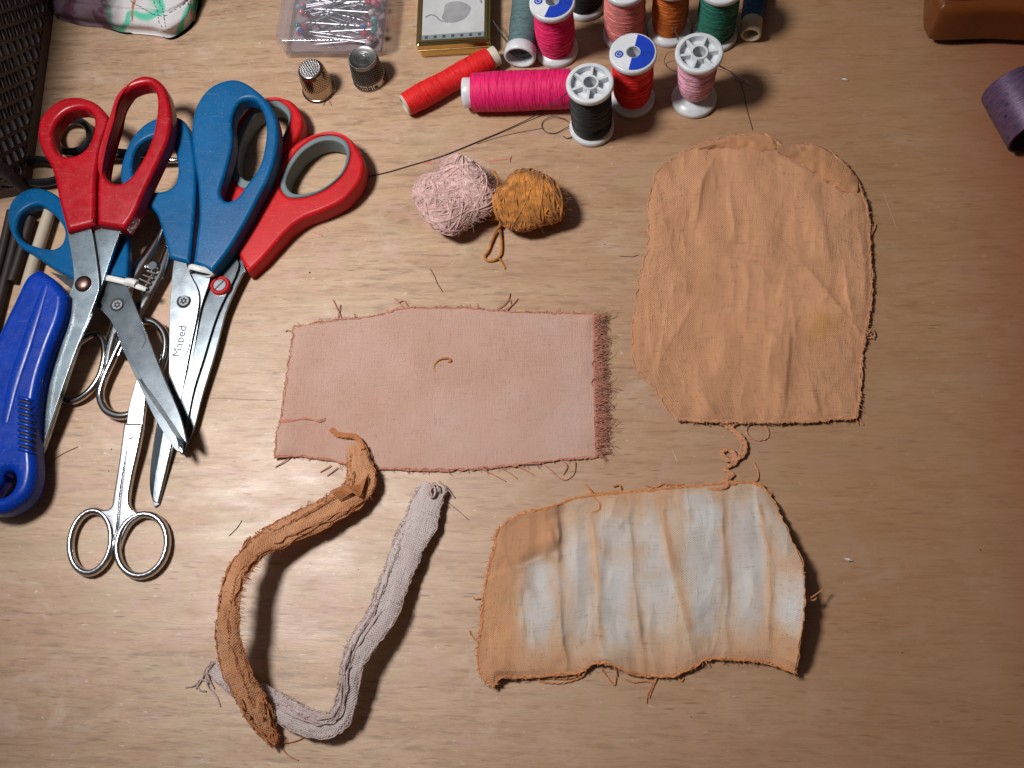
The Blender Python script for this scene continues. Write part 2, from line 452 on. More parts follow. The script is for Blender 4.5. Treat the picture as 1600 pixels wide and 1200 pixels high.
M['brownrivet'] = metal('bronzed_rivet', (.20, .12, .10), .35)
M['ink'] = plastic('etched_ink', (.05, .055, .06), .5)
M['dark'] = plastic('dark_recess', (.01, .01, .012), .6)

def cen(*pts):
    a = np.mean([P(x, y, 0) for x, y in pts], axis=0); return a

def etched(mb, txt, c, ang, size, z, slope=None, mi=0, sw=True):
    """writing lying on a blade: centre px, direction px vector"""
    V, f = text_mesh(txt, size, .02)
    A = P(c[0], c[1], z); B = P(c[0]+ang[0], c[1]+ang[1], z); d = (B-A)[:2]; d /= np.linalg.norm(d)
    n = np.array([-d[1], d[0]])
    W = np.zeros_like(V); W[:, :2] = A[:2] + V[:, :1]*d + V[:, 1:2]*n; W[:, 2] = V[:, 2] + z
    if slope: W[:, 2] += slope * V[:, 0]
    mb.add(W, f, mi)
    if sw:   # the swash under the word
        x = np.linspace(-size*1.55, size*.9, 20); y = -size*.62 - size*.28*np.sin(np.linspace(0, np.pi, 20)) ; y[:5] += np.linspace(size*.45, 0, 5)
        L = np.zeros((20, 3)); L[:, :2] = A[:2] + x[:, None]*d + y[:, None]*n; L[:, 2] = z + (slope*x if slope else 0)
        tube(mb, L, [.12, .3, .3, .08], 4, m=mi)

# ---- red handled, with grey linings (lowest of the right pair)
t = thing('scissors', 'red scissors with grey lined finger holes and red ringed screw, under the right blue pair', 'scissors', cen((400, 380)), 'scissors piled at the left')
ZS = ((440, 230, 12.5), (365, 400, 9))
holeR = [(438,290),(440,275),(450,255),(468,232),(492,216),(516,211),(536,217),(545,231),(544,250),(533,272),(510,292),(486,303),(462,307),(447,304)]
hb = build('handle', slab([(387,426,1),(369,392,1),(381,361),(408,316),(430,285),(435,256),(447,237),(465,220),(489,208),(516,204),(540,210),(558,228),(568,251),(565,275),(552,296),(534,313),(504,328),(474,340),(450,358),(426,385),(408,406)], [holeR], 11, 2.2, ZS), M['red2'], t, wn=True)
def inset(h, k, dx=0, dy=0):
    c = np.mean([q[:2] for q in h], axis=0); return [tuple(c + (np.array(q[:2])-c)*k + (dx, dy)) for q in h]
build('lining', slab(inset(holeR, 1.02), [inset(holeR, .87, 2, 1)], 11.6, 1.0, ((440,230,12.3),(365,400,8.8))), M['grey'], hb, wn=True)
holeS = [(440,222),(452,192),(452,172),(434,158),(410,162),(386,182),(370,215),(362,250),(365,280),(385,292),(412,268)]
hb = build('handle', slab([(374,390,1),(354,398,1),(343,350),(344,300),(349,255),(360,210),(380,175),(408,155),(438,151),(460,161),(473,185),(468,208),(452,232),(434,265),(414,305),(392,352)], [holeS], 10, 2.2, ((440, 200, 11), (365, 400, 8.5))), M['red2'], t, wn=True)
build('lining', slab(inset(holeS, 1.02), [inset(holeS, .85, 3, 1)], 10.6, 1.0, ((440,200,10.8),(365,400,8.3))), M['grey'], hb, wn=True)
build('blade', slab([(352,396,1),(374,389,1),(384,424,1),(377,432),(353,487),(337,548),(316,617),(298,684),(283,710,1),(277,690),(285,600),(302,500),(322,430)], [], 1.6, .25, ((365,400,6.5),(285,700,4.5)), res=1), M['bladedull'], t, wn=True)
build('blade', slab([(345,400,1),(366,400,1),(372,420),(340,490),(318,560),(300,620),(285,708,1),(270,690),(276,600),(292,500),(315,430)], [], 1.5, .25, ((365,400,8.2),(285,700,6.0)), res=1), M['bladedull'], t, wn=True)
mb = MB(); ring(mb, (343, 445), 5.0, 6.0, 9.4, m=0, rin=3.2, bev=.6); rr = build('screw_ring', mb, M['red2'], t)
mb = MB(); ring(mb, (343, 445), 3.3, 6.0, 9.0); c = P(343, 445, 9.0); 
sc = build('screw', mb, M['steel'], rr); mb = MB(); bar(mb, c+(-1.9, -2.3, .02), c+(1.9, 2.3, .02), .6, .25); build('slot', mb, M['dark'], rr)

# ---- right blue handled pair with etched blade, on top of it
t = thing('scissors', 'blue handled scissors with long bright blades, lying over the red and grey pair', 'scissors', cen((320, 400)), 'scissors piled at the left')
ZA = ((372, 140, 26), (310, 415, 16)); 
big = [(301,410,1),(306,370),(310,335),(308,286),(301,240),(299,200),(306,165),(325,138),(350,125),(373,124),(395,136),(417,156),(430,180),(434,205),(431,238),(420,274),(405,304),(382,348),(358,388),(331,424,1)]
hbig = [(344,295),(354,262),(363,222),(362,187),(371,162),(384,154),(399,157),(410,173),(415,199),(412,228),(404,258),(385,286),(369,307),(354,313),(346,307)]
hm = slab(big, [hbig], 9.5, 2.0, ZA)
build('handle', hm, M['blue'], t, wn=True)
build('handle', slab([(264,402,1),(252,358),(240,328),(215,312),(195,300),(187,275),(192,245),(205,215),(228,191),(256,181),(278,182),(294,198),(303,235),(306,280),(303,340),(296,411,1)], [[(209,275),(207,250),(215,228),(235,214),(256,213),(268,225),(276,250),(276,275),(268,291),(250,298),(228,296)]], 8.5, 1.9, ((250, 190, 20), (280, 405, 15))), M['blue'], t, wn=True)
ZB = ((300, 420, 12.5), (245, 780, 2.6))
build('blade', slab([(299,412,1),(330,422,1),(327,440),(314,480),(303,545),(285,640),(268,705),(248,788,1),(240,775),(262,600),(285,490)], [], 1.5, .2, ((300,420,11),(245,780,1.6)), res=1), M['bladedull'], t, wn=True)
fb = build('blade', slab([(272,404,1),(290,409,1),(298,430),(309,453),(310,480),(298,540),(280,633),(266,700),(246,786,1),(239,780),(242,745),(250,700),(262,620),(265,487),(269,430)], [], 1.6, .2, ZB, res=1), M['blade'], t, wn=True)
def zl(y, spec): (x0, y0, z0), (x1, y1, z1) = spec; return z0 + (z1-z0)*(y-y0)/(y1-y0)
def edge(mb, inner, outer, spec, drop=1.1):
    a = catmull(inner, False, 5); b = catmull(outer, False, 5); n = min(len(a), len(b)); a = a[:n]; b = b[:n]
    v = [P(q[0], q[1], zl(q[1], spec)-.05) for q in a] + [P(q[0], q[1], zl(q[1], spec)-drop) for q in b]
    v2 = [x + np.array([0, 0, -.5]) for x in v]
    f = []
    for i in range(n-1): f += [(i, i+1, n+i+1, n+i), (2*n+i, 3*n+i, 3*n+i+1, 2*n+i+1), (n+i, n+i+1, 3*n+i+1, 3*n+i)]
    mb.add(v+v2, f)
mb = MB(); edge(mb, [(262,605),(256,660),(248,715),(243,750),(240,780)], [(259,600),(246,655),(236,722),(234,760),(239,784)], ZB); build('edge_bevel', mb, M['bladedull'], fb, ang=30)
mb = MB(); etched(mb, 'Maped', (281, 533), (14, -52), 5.9, zl(535, ZB)+.04, slope=(12.5-2.6)/115., sw=True); build('etching', mb, M['ink'], fb)
def star_screw(c, z, r, par):
    mb = MB(); ring(mb, c, r, z-2, z+.7, bev=.5); s = build('screw', mb, M['steel'], par)
    mb = MB(); C = P(c[0], c[1], z+.7); v = []; 
    for k in range(12): a = k*math.pi/6; q = r*(.68 if k % 2 else .42); v.append(C + (q*math.cos(a), q*math.sin(a), .03))
    v.append(C+(0, 0, .03)); mb.add(v, [(12, k, (k+1) % 12) for k in range(12)])
    mb2 = MB(); ring(mb2, c, r*.3, z+.4, z+1.0); build('recess', mb, M['dark'], s); build('pin', mb2, M['steel'], s)
    mb3 = MB(); ring(mb3, c, r*1.22, z-2, z+.12, bev=.1); build('washer', mb3, M['dark'], s)
star_screw((287, 470), zl(470, ZB), 3.0, t)
mb = MB(); L = pxline([(297,417,15.2),(312,420,15.8),(331,425,13.5),(331,431,11.5),(312,430,9.6),(298,426,10.5)], closed=True, n=5)
tube(mb, L, 1.5, 6, closed=True, flat=.45); build('cable_tie', mb, M['tie'], t)

# ---- chrome scissors at the bottom of the left bunch
t = thing('scissors', 'old chrome scissors with round wire-like finger loops, underneath the other pairs', 'scissors', cen((200, 560)), 'scissors piled at the left')
mb = MB(); tube(mb, pxline([(212,505,6),(238,503,6),(256,520,5.5),(259,545,5),(250,580,4.5),(236,612,4),(214,641,4),(190,650,4),(167,642,4),(157,620,4),(162,595,4.5),(174,567,5),(189,535,5.5),(202,512,6)], closed=True), 2.0, 12, closed=True)
build('finger_loop', mb, M['chrome'], t)
mb = MB(); tube(mb, pxline([(148,523,5),(160,532,5),(164,555,5),(156,588,4),(137,614,3.5),(114,627,3),(98,622,3),(94,600,3.5),(104,568,4),(124,537,5)], closed=True), 1.8, 12, closed=True)
build('finger_loop', mb, M['chrome'], t)
for a, wd, z in ((((166,572),(172,540),(186,490),(205,440),(226,405),(244,375),(258,345)), 3.4, 5.5), (((184,556),(196,528),(214,492),(236,452),(253,420),(264,385),(272,350)), 3.4, 5.0)):
    mb = MB(); L = pxline([(x, y, z) for x, y in a]); tube(mb, L, [wd*.6, wd*.8, wd, wd, wd*.8, wd*.5], 10, up=np.array([0, 0, 1.]), flat=.5); build('blade', mb, M['chrome'], t)
mb = MB(); ring(mb, (238, 415), 3.4, 4, 8.2, bev=1.2); build('screw', mb, M['chrome'], t)
mb = MB()
for k in range(5):
    tube(mb, pxline([(212+k*6, 442-k*6, 7.5), (232+k*4, 452-k*8, 7.2)], n=3), .7, 6)
build('tooth_ridge', mb, M['chrome'], t)

# ---- left blue handled pair
t = thing('scissors', 'blue handled scissors with dull grey blades, its handle half hidden under the dark red pair', 'scissors', cen((180, 470)), 'scissors piled at the left')
build('handle', slab([(117,438,1),(80,417),(52,398),(28,382),(13,354),(13,322),(29,301),(53,292),(78,298),(97,314),(112,340),(128,380),(140,415),(148,436,1)], [[(25,350),(34,330),(58,319),(80,331),(94,347),(100,362),(96,379),(83,388),(64,386),(42,379),(28,367)]], 7.5, 1.9, ((50, 340, 12), (130, 430, 13))), M['blue'], t, wn=True)
build('handle', slab([(171,430,1),(150,400),(128,350),(118,310),(130,285),(155,280),(178,300),(192,340),(200,390),(198,434,1)], [[(142,330),(150,310),(165,315),(174,340),(168,360),(152,352)]], 6, 1.6, ((150, 300, 10), (185, 430, 14))), M['blue'], t, wn=True)
ZC = ((180, 450, 13.5), (285, 700, 16.5))
build('blade', slab([(78,424,1),(114,436,1),(150,450),(186,462),(205,520),(240,598),(262,648),(277,688),(279,705,1),(270,698),(241,652),(217,600),(193,549),(172,500),(140,470),(108,448)], [], 1.6, .2, ((180,450,11.8),(285,700,14.9)), res=1), M['bladedull'], t, wn=True)
fb = build('blade', slab([(168,436,1),(197,441,1),(208,470),(231,527),(257,593),(281,649),(291,692,1),(284,684),(266,656),(241,620),(222,594),(193,538),(156,471,1)], [], 1.6, .2, ZC, res=1), M['bladedull'], t, wn=True)
mb = MB(); edge(mb, [(222,592),(241,618),(260,645),(275,668),(288,688)], [(217,592),(236,625),(258,656),(273,680),(287,691)], ZC, .8); build('edge_bevel', mb, M['edge'], fb, ang=30)
mb = MB(); etched(mb, 'Maped', (209, 525), (-24, -52), 5.4, zl(525, ZC)+.05, slope=-3./78, sw=True); build('etching', mb, plastic('faint_etching', (.13, .14, .15), .5), fb)
star_screw((183, 476), zl(476, ZC), 3.0, t)
mb = MB(); tube(mb, pxline([(164,434,14.5),(182,437,15.5),(203,443,14.5),(203,449,12),(182,444,10),(165,440,11)], closed=True, n=5), 1.5, 6, closed=True, flat=.5)
tube(mb, pxline([(197,440,15),(206,441,15.5),(213,444,15.5)], n=3), 2.1, 6, flat=.8)
tube(mb, pxline([(206,443,15),(216,448,15),(228,452,14)], n=3), [1.5,1.3,1.1], 6, flat=.5); build('cable_tie', mb, M['tie'], t)

# ---- black handled small scissors under the red pair
t = thing('scissors', 'small black handled scissors seen through the finger hole of the dark red pair', 'scissors', cen((110, 230)), 'scissors piled at the left')
for path, z in (([(86,212),(93,193),(112,187),(133,194),(141,210),(136,228),(118,237),(96,234)], 7), ([(22,272),(34,256),(60,250),(86,256),(96,270),(86,282),(58,286),(32,284)], 5)):
    mb = MB(); tube(mb, pxline(path, z=z, closed=True), 2.0, 10, closed=True, flat=1.4); build('handle', mb, M['black'], t)
mb = MB(); tube(mb, pxline([(96,262,6),(125,248,6.5),(160,243,6.5),(200,243,6.5)]), [2.2, 2.4, 2.6, 2.0], 10, flat=.9)
tube(mb, pxline([(138,222,6.5),(160,234,6.5),(200,240,6.5),(232,238,6.5)]), [2.2, 2.4, 2.4, 2.8], 10, flat=.9); build('shank', mb, M['black'], t)
mb = MB(); tube(mb, pxline([(196,246,6.5),(230,249,6.5),(262,250,6),(300,249,5)]), [1.7, 1.7, 1.6, .6], 10, flat=.8); build('blade', mb, M['chrome'], t)

# ---- red handled pair on top
t = thing('scissors', 'scissors with dark red handles and scratched blades joined by brown rivet, topmost of the pile', 'scissors', cen((140, 400)), 'scissors piled at the left')
ZR = ((130, 170, 31), (130, 355, 25))
build('handle', slab([(104,361,1),(97,335),(91,312),(85,280),(77,256),(65,236),(58,210),(62,185),(75,168),(95,154),(120,150),(145,157),(160,170),(169,186),(160,215),(153,245),(148,290),(147,349,1),(140,351,1)], [[(83,222),(82,203),(92,184),(108,172),(128,169),(142,176),(146,190),(143,210),(135,228),(120,240),(101,243),(89,236)]], 10, 2.3, ZR), M['red'], t, wn=True)
build('handle', slab([(151,349,1),(151,300),(153,262),(161,222),(171,188),(177,160),(189,138),(205,123),(222,116),(240,119),(256,134),(264,160),(266,187),(261,216),(250,242),(236,272),(222,302),(210,330),(194,355,1)], [[(160,262),(161,238),(170,206),(179,177),(187,153),(199,139),(216,131),(232,130),(241,140),(244,160),(241,190),(234,218),(223,243),(208,268),(195,281),(181,285),(167,279)]], 10, 2.2, ZR), M['red'], t, wn=True)
ZQ = ((130, 355, 21.5), (62, 710, 9))
build('blade', slab([(149,350,1),(190,353,1),(176,392),(161,437),(150,470),(121,545),(70,700),(62,712,1),(60,690),(98,580),(128,480),(148,430),(147,375)], [], 1.8, .2, ((130,355,19.5),(62,710,7)), res=1), M['bladeold'], t, wn=True)
fb = build('blade', slab([(104,359,1),(140,349,1),(146,375),(154,440),(149,467),(118,547),(99,600),(62,712,1),(56,690),(70,600),(82,549),(94,500),(107,461),(115,430)], [], 1.8, .25, ZQ, res=1), M['bladeold'], t, wn=True)
mb = MB(); c = P(130, 443, zl(443, ZQ)); lathe(mb, [(4.3, -.8), (4.2, .2), (3.6, .9), (2.4, 1.4), (1.2, 1.65), (.01, 1.7)], 32, 0, (c[0], c[1], c[2])); build('rivet', mb, M['brownrivet'], t)

# ---- small all-steel scissors
t = thing('scissors', 'small all steel scissors with two oval finger rings, pointing up under the dull grey blades', 'scissors', cen((190, 760)), 'scissors piled at the left')
def ell(cx, cy, rx, ry, ang, z, n=28):
    a = np.linspace(0, 2*np.pi, n, endpoint=False); ca, sa = math.cos(ang), math.sin(ang)
    return np.array([P(cx + rx*math.cos(q)*ca - ry*math.sin(q)*sa, cy + rx*math.cos(q)*sa + ry*math.sin(q)*ca, z) for q in a])
ZD = ((190, 800, 4.6), (215, 620, 8.8))
mb = MB(); tube(mb, ell(143, 847, 32, 49, .16, 2.6), 1.7, 10, closed=True, up=np.array([0, 0, 1.]), flat=1.35); build('finger_ring', mb, M['steel'], t)
mb = MB(); tube(mb, ell(223, 852, 38.5, 49, .25, 2.6), 1.7, 10, closed=True, up=np.array([0, 0, 1.]), flat=1.35); build('finger_ring', mb, M['steel'], t)
build('shank', slab([(152,799),(172,793),(178,765),(187,708),(193,660,1),(207,662,1),(196,720),(188,770),(184,815),(178,850),(168,878),(171,850),(170,820)], [], 3.6, 1.0, ZD), M['steel'], t, wn=True)
sh = build('shank', slab([(194,720),(200,660,1),(223,662,1),(216,700),(206,745),(201,783),(210,798),(226,803),(204,818),(190,845),(185,872),(182,850),(185,800),(190,750)], [], 3.6, 1.0, ZD), M['steel'], t, wn=True)
build('blade', slab([(197,664,1),(200,640),(208,608),(218,575),(228,552,1),(232,570),(228,615),(223,664,1)], [], 2.8, .6, ((210, 660, 8.2), (228, 560, 10.0)), res=2), M['edge'], t, wn=True)
mb = MB(); ring(mb, (203, 682), 1.2, 4, 7.7); build('screw', mb, M['steel'], t)

# ---- royal blue cutter
t = thing('box_cutter', 'royal blue plastic cutter handle with ribbed thumb grip and hanging hole at the left edge', 'cutter', cen((0, 640)))
ZK = ((70, 440, 24), (20, 760, 17))
bd = build('body', slab([(58,418,1),(82,434),(102,458,1),(97,492),(78,542),(62,592),(54,640),(51,690),(53,735),(44,770),(22,792),(-8,802),(-45,790),(-62,740),(-55,660),(-35,590),(-5,520),(20,468),(38,432)], [[(0,752),(4,738),(16,736),(21,748),(16,764),(2,775),(-12,772)]], 13, 4.2, ZK, res=6), M['cutterblue'], t, wn=True)
mb = MB()
tube(mb, pxline([(72,446,23.6),(57,492,22.6),(40,545,21.4),(22,600,20.1),(8,660,18.8)]), [1.8, 2.8, 3.4, 3.2, 2.0], 12, flat=.28); build('raised_panel', mb, M['cutterblue'], bd)
for k in range(9):
    y = 624 + k*10; mb = MB()
    tube(mb, pxline([(29, y-3, zl(y, ZK)+.1), (42, y, zl(y, ZK)+.3), (51, y+3, zl(y, ZK)-1.2), (57, y+5, zl(y, ZK)-5.)], n=4), .95, 8); build('grip_rib', mb, M['cutterblue'], bd)
mb = MB()
for k in range(8):
    y = 629 + k*10
    tube(mb, pxline([(31, y-3, zl(y, ZK)-.1), (42, y, zl(y, ZK)+.1), (50.5, y+3, zl(y, ZK)-1.3), (55.5, y+5, zl(y, ZK)-5.)], n=4), .62, 6)
build('grip_groove', mb, M['dark'], bd)

# ---- sticks beside it
M['beech'] = plastic('pale_wooden_stick', (.42, .36, .27), .6); M['brownwood'] = plastic('brown_stick', (.020, .011, .010), .6)
mb = MB(); tube(mb, pxline([(82,318,5),(62,380,5),(44,440,5),(26,510,5)], n=4), 3.1, 14); solo('wooden_stick', mb, M['beech'], 'pale wooden stick passing under the left blue finger loop', 'stick')
for i, (a, b, l) in enumerate((((34,330),(2,460),'dark brown stick lying nearest the pale wooden stick'), ((18,330),(-16,470),'dark brown stick lying farthest left, away from the pale stick'), ((48,340),(18,440),'dark brown stick tucked right against the pale wooden stick'))):
    mb = MB(); tube(mb, pxline([(a[0], a[1], 4.), ((a[0]+b[0])/2+1, (a[1]+b[1])/2, 4.), (b[0], b[1], 4.), (2*b[0]-a[0]*1., 2*b[1]-a[1], 4.)][:4 if i < 2 else 3], n=4), 2.4, 10)
    solo('brown_stick', mb, M['brownwood'], l, 'stick', 'dark sticks at the left edge')

# ------------------------------------------------------------------ basket
M['basket'] = plastic('grey_brown_plastic', (.095, .072, .070), .6, spec=.25)
t = thing('basket', 'grey plastic basket with diamond lattice sides in the top left corner', 'basket', cen((20, 120)))
B0, B1 = P(88, -30, 0), P(44, 300, 0); hgt = 115.
out = np.array([8., -2, 0])          # sides lean outwards
def latt(A, B, lean, top=True):
    mb = MB(); L = np.linalg.norm(B-A); d = (B-A)/L; n = np.array([lean[0], lean[1], 0])*1.
    def Q(s, h): return A + d*s + np.array([0, 0, 1.])*h - n*(h/hgt)*0 + n*(h/hgt)*-1
    for h, wz in ((3.5, 7), (hgt, 6)): bar(mb, Q(0, h), Q(L, h), 2.6, wz)
    nrm = np.cross(d, [0, 0, 1]); p = 10.5; sl = 14.
    k = -int(hgt/ sl) - 2
    while k*p < L + hgt:
        for sg in (1, -1):
            s0 = k*p; pts = []
            # line s = s0 +- h*0.72
            h0, h1 = 5., hgt-2
            s_a, s_b = (s0 + h0*1.1, s0 + h1*1.1) if sg > 0 else (s0 + hgt*1.1 - h0*1.1, s0 + hgt*1.1 - h1*1.1)
            # clip
            def at(s): return h0 + (h1-h0)*(s-s_a)/(s_b-s_a)
            lo, hi = max(0, min(s_a, s_b)), min(L, max(s_a, s_b))
            if hi > lo + 1: bar(mb, Q(lo, at(lo)), Q(hi, at(hi)), 1.6, 2.0, up=nrm)
        k += 1
    return mb
B2 = B1 + np.array([-150, -25, 0.]); B3 = B0 + np.array([-150, 20, 0.])
build('lattice_side', latt(B0, B1, (4, 0)), M['basket'], t, ang=30)
build('lattice_side', latt(B1, B2, (0, 4)), M['basket'], t, ang=30)
build('lattice_side', latt(B3, B0, (0, -4)), M['basket'], t, ang=30)
mb = MB(); mb.add([B0+(0,0,1.5), B1+(0,0,1.5), B2+(0,0,1.5), B3+(0,0,1.5), B0, B1, B2, B3], [(0,1,2,3),(7,6,5,4),(0,4,5,1),(1,5,6,2),(2,6,7,3),(3,7,4,0)]); build('floor', mb, M['dark'], t, ang=30)  # near-black floor colour puts in the shade of the basket's interior
for c in (B0, B1):
    mb = MB(); tube(mb, [c+(0,0,0), c+(-2,0,hgt*.5), c+(-4,0,hgt+2)], 3.0, 10); build('corner_post', mb, M['basket'], t)

def yarn_ball(name, c, rad, mat, n, seed, sr=.55, flat=(1, 1, 1), tilt=None, spread=.5, fuzz=0, ply=1, lump=0., lr=(1.2, 5.), wav=.008):
    rs = np.random.RandomState(seed); mb = MB()
    rad = np.array(rad, float)
    a = np.linspace(0, np.pi, 14); lathe(mb, [(max(.01, math.sin(q))*.93, -math.cos(q)*.93) for q in a], 24)
    cu_ = mb.v[0]; mb.v = [cu_*rad*(1 + lump*np.sin(cu_[:, :1]*4+cu_[:, 1:2]*3+seed)) + c]
    for i in range(n):
        ax = (np.array(tilt, float) if tilt is not None else rs.randn(3)) ; ax = ax + rs.randn(3)*spread; ax /= np.linalg.norm(ax)
        u = np.cross(ax, rs.randn(3)); u /= np.linalg.norm(u); v = np.cross(ax, u)
        off = rs.uniform(-.8, .8); q0 = rs.uniform(0, 6.28); L = rs.uniform(*lr)
        q = np.linspace(q0, q0+L, int(8 + L*6)); rr = math.sqrt(1-off*off)
        p = ax*off + rr*(np.cos(q)[:, None]*u + np.sin(q)[:, None]*v)
        p += .05*np.sin(q*3+rs.rand()*6)[:, None]*ax
        p /= np.linalg.norm(p, axis=1)[:, None]
        k = .945 + .075*i/n + wav*np.sin(q*2.2 + rs.rand()*6)
        k = k - .16*(1 - np.clip(np.minimum(q-q0, q0+L-q)/.25, 0, 1))
        lum = 1 + .10*math.sin(ax[0]*3+seed) 
        pts = p*k[:, None]*rad*(1 + lump*np.sin(p[:, :1]*4+p[:, 1:2]*3+seed)) + c
        if ply > 1:
            T_, S_, U_ = frames(pts); ph = rs.rand()*6
            for j in range(ply):
                r_ = sr*rs.uniform(.3, .9); w_ = q*rs.uniform(1, 3) + ph + j*6.28/ply
                pp = pts + r_*(np.cos(w_)[:, None]*S_ + np.sin(w_)[:, None]*U_); pp[:, 2] = np.maximum(pp[:, 2], .3)
                tube(mb, pp, sr*.33, 4)
        else:
            pts[:, 2] = np.maximum(pts[:, 2], .4)
            tube(mb, pts, sr*(.7+.6*rs.rand()), 5)
    for i in range(fuzz):
        d = rs.randn(3); d /= np.linalg.norm(d); d[2] = abs(d[2])*.8
        p = d*rad*.98 + c; g = d*rs.uniform(.6, 2.4) + rs.randn(3)*1.6
        L = np.array([p, p + g*.5 + rs.randn(3)*.5, p + g + rs.randn(3)*.8]); L[:, 2] = np.maximum(L[:, 2], .2)
        tube(mb, catmull(L, False, 3), .045, 3, caps=False)
    return mb
def bundle(c, rad, seed, amp=.22):
    n = vnoise(seed); a = np.linspace(0, np.pi, 26); b = np.linspace(0, 2*np.pi, 48, endpoint=False); V = []
    for i, x in enumerate(a):
        k = 1 + amp*n(np.full(48, i*.33), 3+2*np.cos(b)+2*np.sin(b)*.7) + .07*n(np.full(48, i*.9), 20+5*np.cos(b))
        V += [np.array([math.sin(x)*rad[0]*kk*math.cos(y), math.sin(x)*rad[1]*kk*math.sin(y), max(-c[2]+2.2, -math.cos(x)*rad[2]*kk)]) + c for y, kk in zip(b, k)]
    mb = MB(); mb.add(V, [(i*48+j, i*48+(j+1) % 48, (i+1)*48+(j+1) % 48, (i+1)*48+j) for i in range(25) for j in range(48)]); return mb
pb = P(40, 120, 0); pb[0] -= 78; pb[2] = 46
solo('light_blocking_bundle', bundle(pb, (46, 64, 46), 5), fibre('dark_fabric', (.022, .018, .024)), 'added dark fabric bundle filling the basket to block light, behind the yarn balls', 'fabric')  # dark filler added inside the basket to block the lamp's light
M['gold_yarn'] = fibre('mustard_yarn', (.50, .22, .025)); M['teal_yarn'] = fibre('dark_teal_yarn', (.02, .06, .07))
for c, r, m, l, nm in (((38, 165), 19, M['gold_yarn'], 'mustard yellow yarn ball inside the lattice basket', 'yarn_ball'), ((66, 30), 17, M['teal_yarn'], 'dark teal yarn ball inside the basket behind the mustard one', 'yarn_ball')):
    p = P(*c, 0); p[0] -= r+4; p[2] = r*2-2
    solo(nm, yarn_ball('y', p, (r, r*1.2, r), m, 90, c[0], 1.1), m, l, 'yarn ball', 'yarn inside the basket')

# ------------------------------------------------------------------ quilted pouch
def coons(top, bottom, left, right, nu, nv, zf=None):
    """grid of photo points between four edges (each a list of px points); top/bottom run left to right, left/right top to bottom"""
    def rs(pts, n):
        q = catmull([(p[0], p[1]) for p in pts], False, 12); s = np.r_[0, np.cumsum(np.linalg.norm(np.diff(q, axis=0), axis=1))]; s /= s[-1]
        u = np.linspace(0, 1, n); return np.stack([np.interp(u, s, q[:, 0]), np.interp(u, s, q[:, 1])], 1)
    T, B, L, R = rs(top, nu), rs(bottom, nu), rs(left, nv), rs(right, nv)
    u = np.linspace(0, 1, nu)[None, :, None]; v = np.linspace(0, 1, nv)[:, None, None]
    G = (1-v)*T[None] + v*B[None] + (1-u)*L[:, None] + u*R[:, None] - ((1-u)*(1-v)*T[0] + u*(1-v)*T[-1] + (1-u)*v*B[0] + u*v*B[-1])
    return G
def grid_faces(nu, nv, off=0, flip=False):
    f = []
    for j in range(nv-1):
        for i in range(nu-1):
            a = off + j*nu + i; q = (a, a+nu, a+nu+1, a+1); f.append(q[::-1] if flip else q)
    return f
def Pv(G, Z):
    """vectorised unprojection"""
    r = np.stack([G[..., 0]-CX, CY-G[..., 1], np.full(G.shape[:-1], -F)], -1) @ RM.T
    t = (H - Z) / -r[..., 2]; p = CAM + r*t[..., None]; p[..., 2] = Z; return p
def sheet(G, Z, thick=.45, uv_rot=0):
    nv, nu = G.shape[:2]
    W = Pv(G, Z); mb = MB()
    lo = W.copy(); lo[..., 2] -= thick
    f = grid_faces(nu, nv) + grid_faces(nu, nv, nu*nv, True)
    n = nu*nv
    b = [i for i in range(nu)] + [j*nu + nu-1 for j in range(1, nv)] + [(nv-1)*nu + i for i in range(nu-2, -1, -1)] + [j*nu for j in range(nv-2, 0, -1)]
    for i in range(len(b)): a, c = b[i], b[(i+1) % len(b)]; f.append((a, c, c+n, a+n))
    mb.add(np.concatenate([W.reshape(-1, 3), lo.reshape(-1, 3)]), f)
    # uv in mm along the weave
    du = np.linalg.norm(np.diff(W[nv//2, :, :2], axis=0), axis=1).sum(); dv = np.linalg.norm(np.diff(W[:, nu//2, :2], axis=0), axis=1).sum()
    U, V = np.meshgrid(np.linspace(0, du, nu), np.linspace(0, dv, nv)); uv = np.stack([U, V], -1).reshape(-1, 2)
    return mb, np.concatenate([uv, uv + .01]), W
def segs(G, items, warp=5.):
    nA, nB = vnoise(91), vnoise(92)
    G = G + np.stack([nA(G[..., 0]/70, G[..., 1]/70), nB(G[..., 0]/70, G[..., 1]/70)], -1)*warp*2.4 + np.stack([nB(G[..., 0]/13, G[..., 1]/17), nA(G[..., 0]/13, G[..., 1]/17)], -1)*warp*.5
    Z = np.zeros(G.shape[:2])
    for it in items:
        x0, y0, x1, y1, wd, am = it[:6]; a = np.array([x0, y0]); b = np.array([x1, y1]); d = b-a
        tr = ((G-a) @ d)/np.dot(d, d); t = np.clip(tr, 0, 1); q = a + t[..., None]*d; dv = G - q; r = np.linalg.norm(dv, axis=-1)
        sd = it[6] if len(it) > 6 else 0
        sgn = np.sign(dv[..., 0]*d[1] - dv[..., 1]*d[0])
        w_ = wd*np.where(sgn*sd > 0, .45, 1.9) if sd else wd*np.ones_like(r)
        Z += am*np.exp(-np.sqrt((r/w_)**2 + .03)) * np.sin(np.pi*np.clip(t, .06, .94))**.6 * (.75 + .8*nA(t*5 + x0, y0*np.ones_like(t)))
    return Z
def crinkle(X, Y, sx, sy, seed):
    n = vnoise(seed); m = vnoise(seed+1)
    Xw = X + 18*m(X/50, Y/50); Yw = Y + 18*m(X/45+9, Y/45)
    r = 1 - np.abs(2*n(Xw/sx, Yw/sy))*2; r2 = 1 - np.abs(2*n(Xw/sx*2.1+7, Yw/sy*2.1))*2
    return np.clip(r, -.2, 1)**1 * .6 + .25*r2
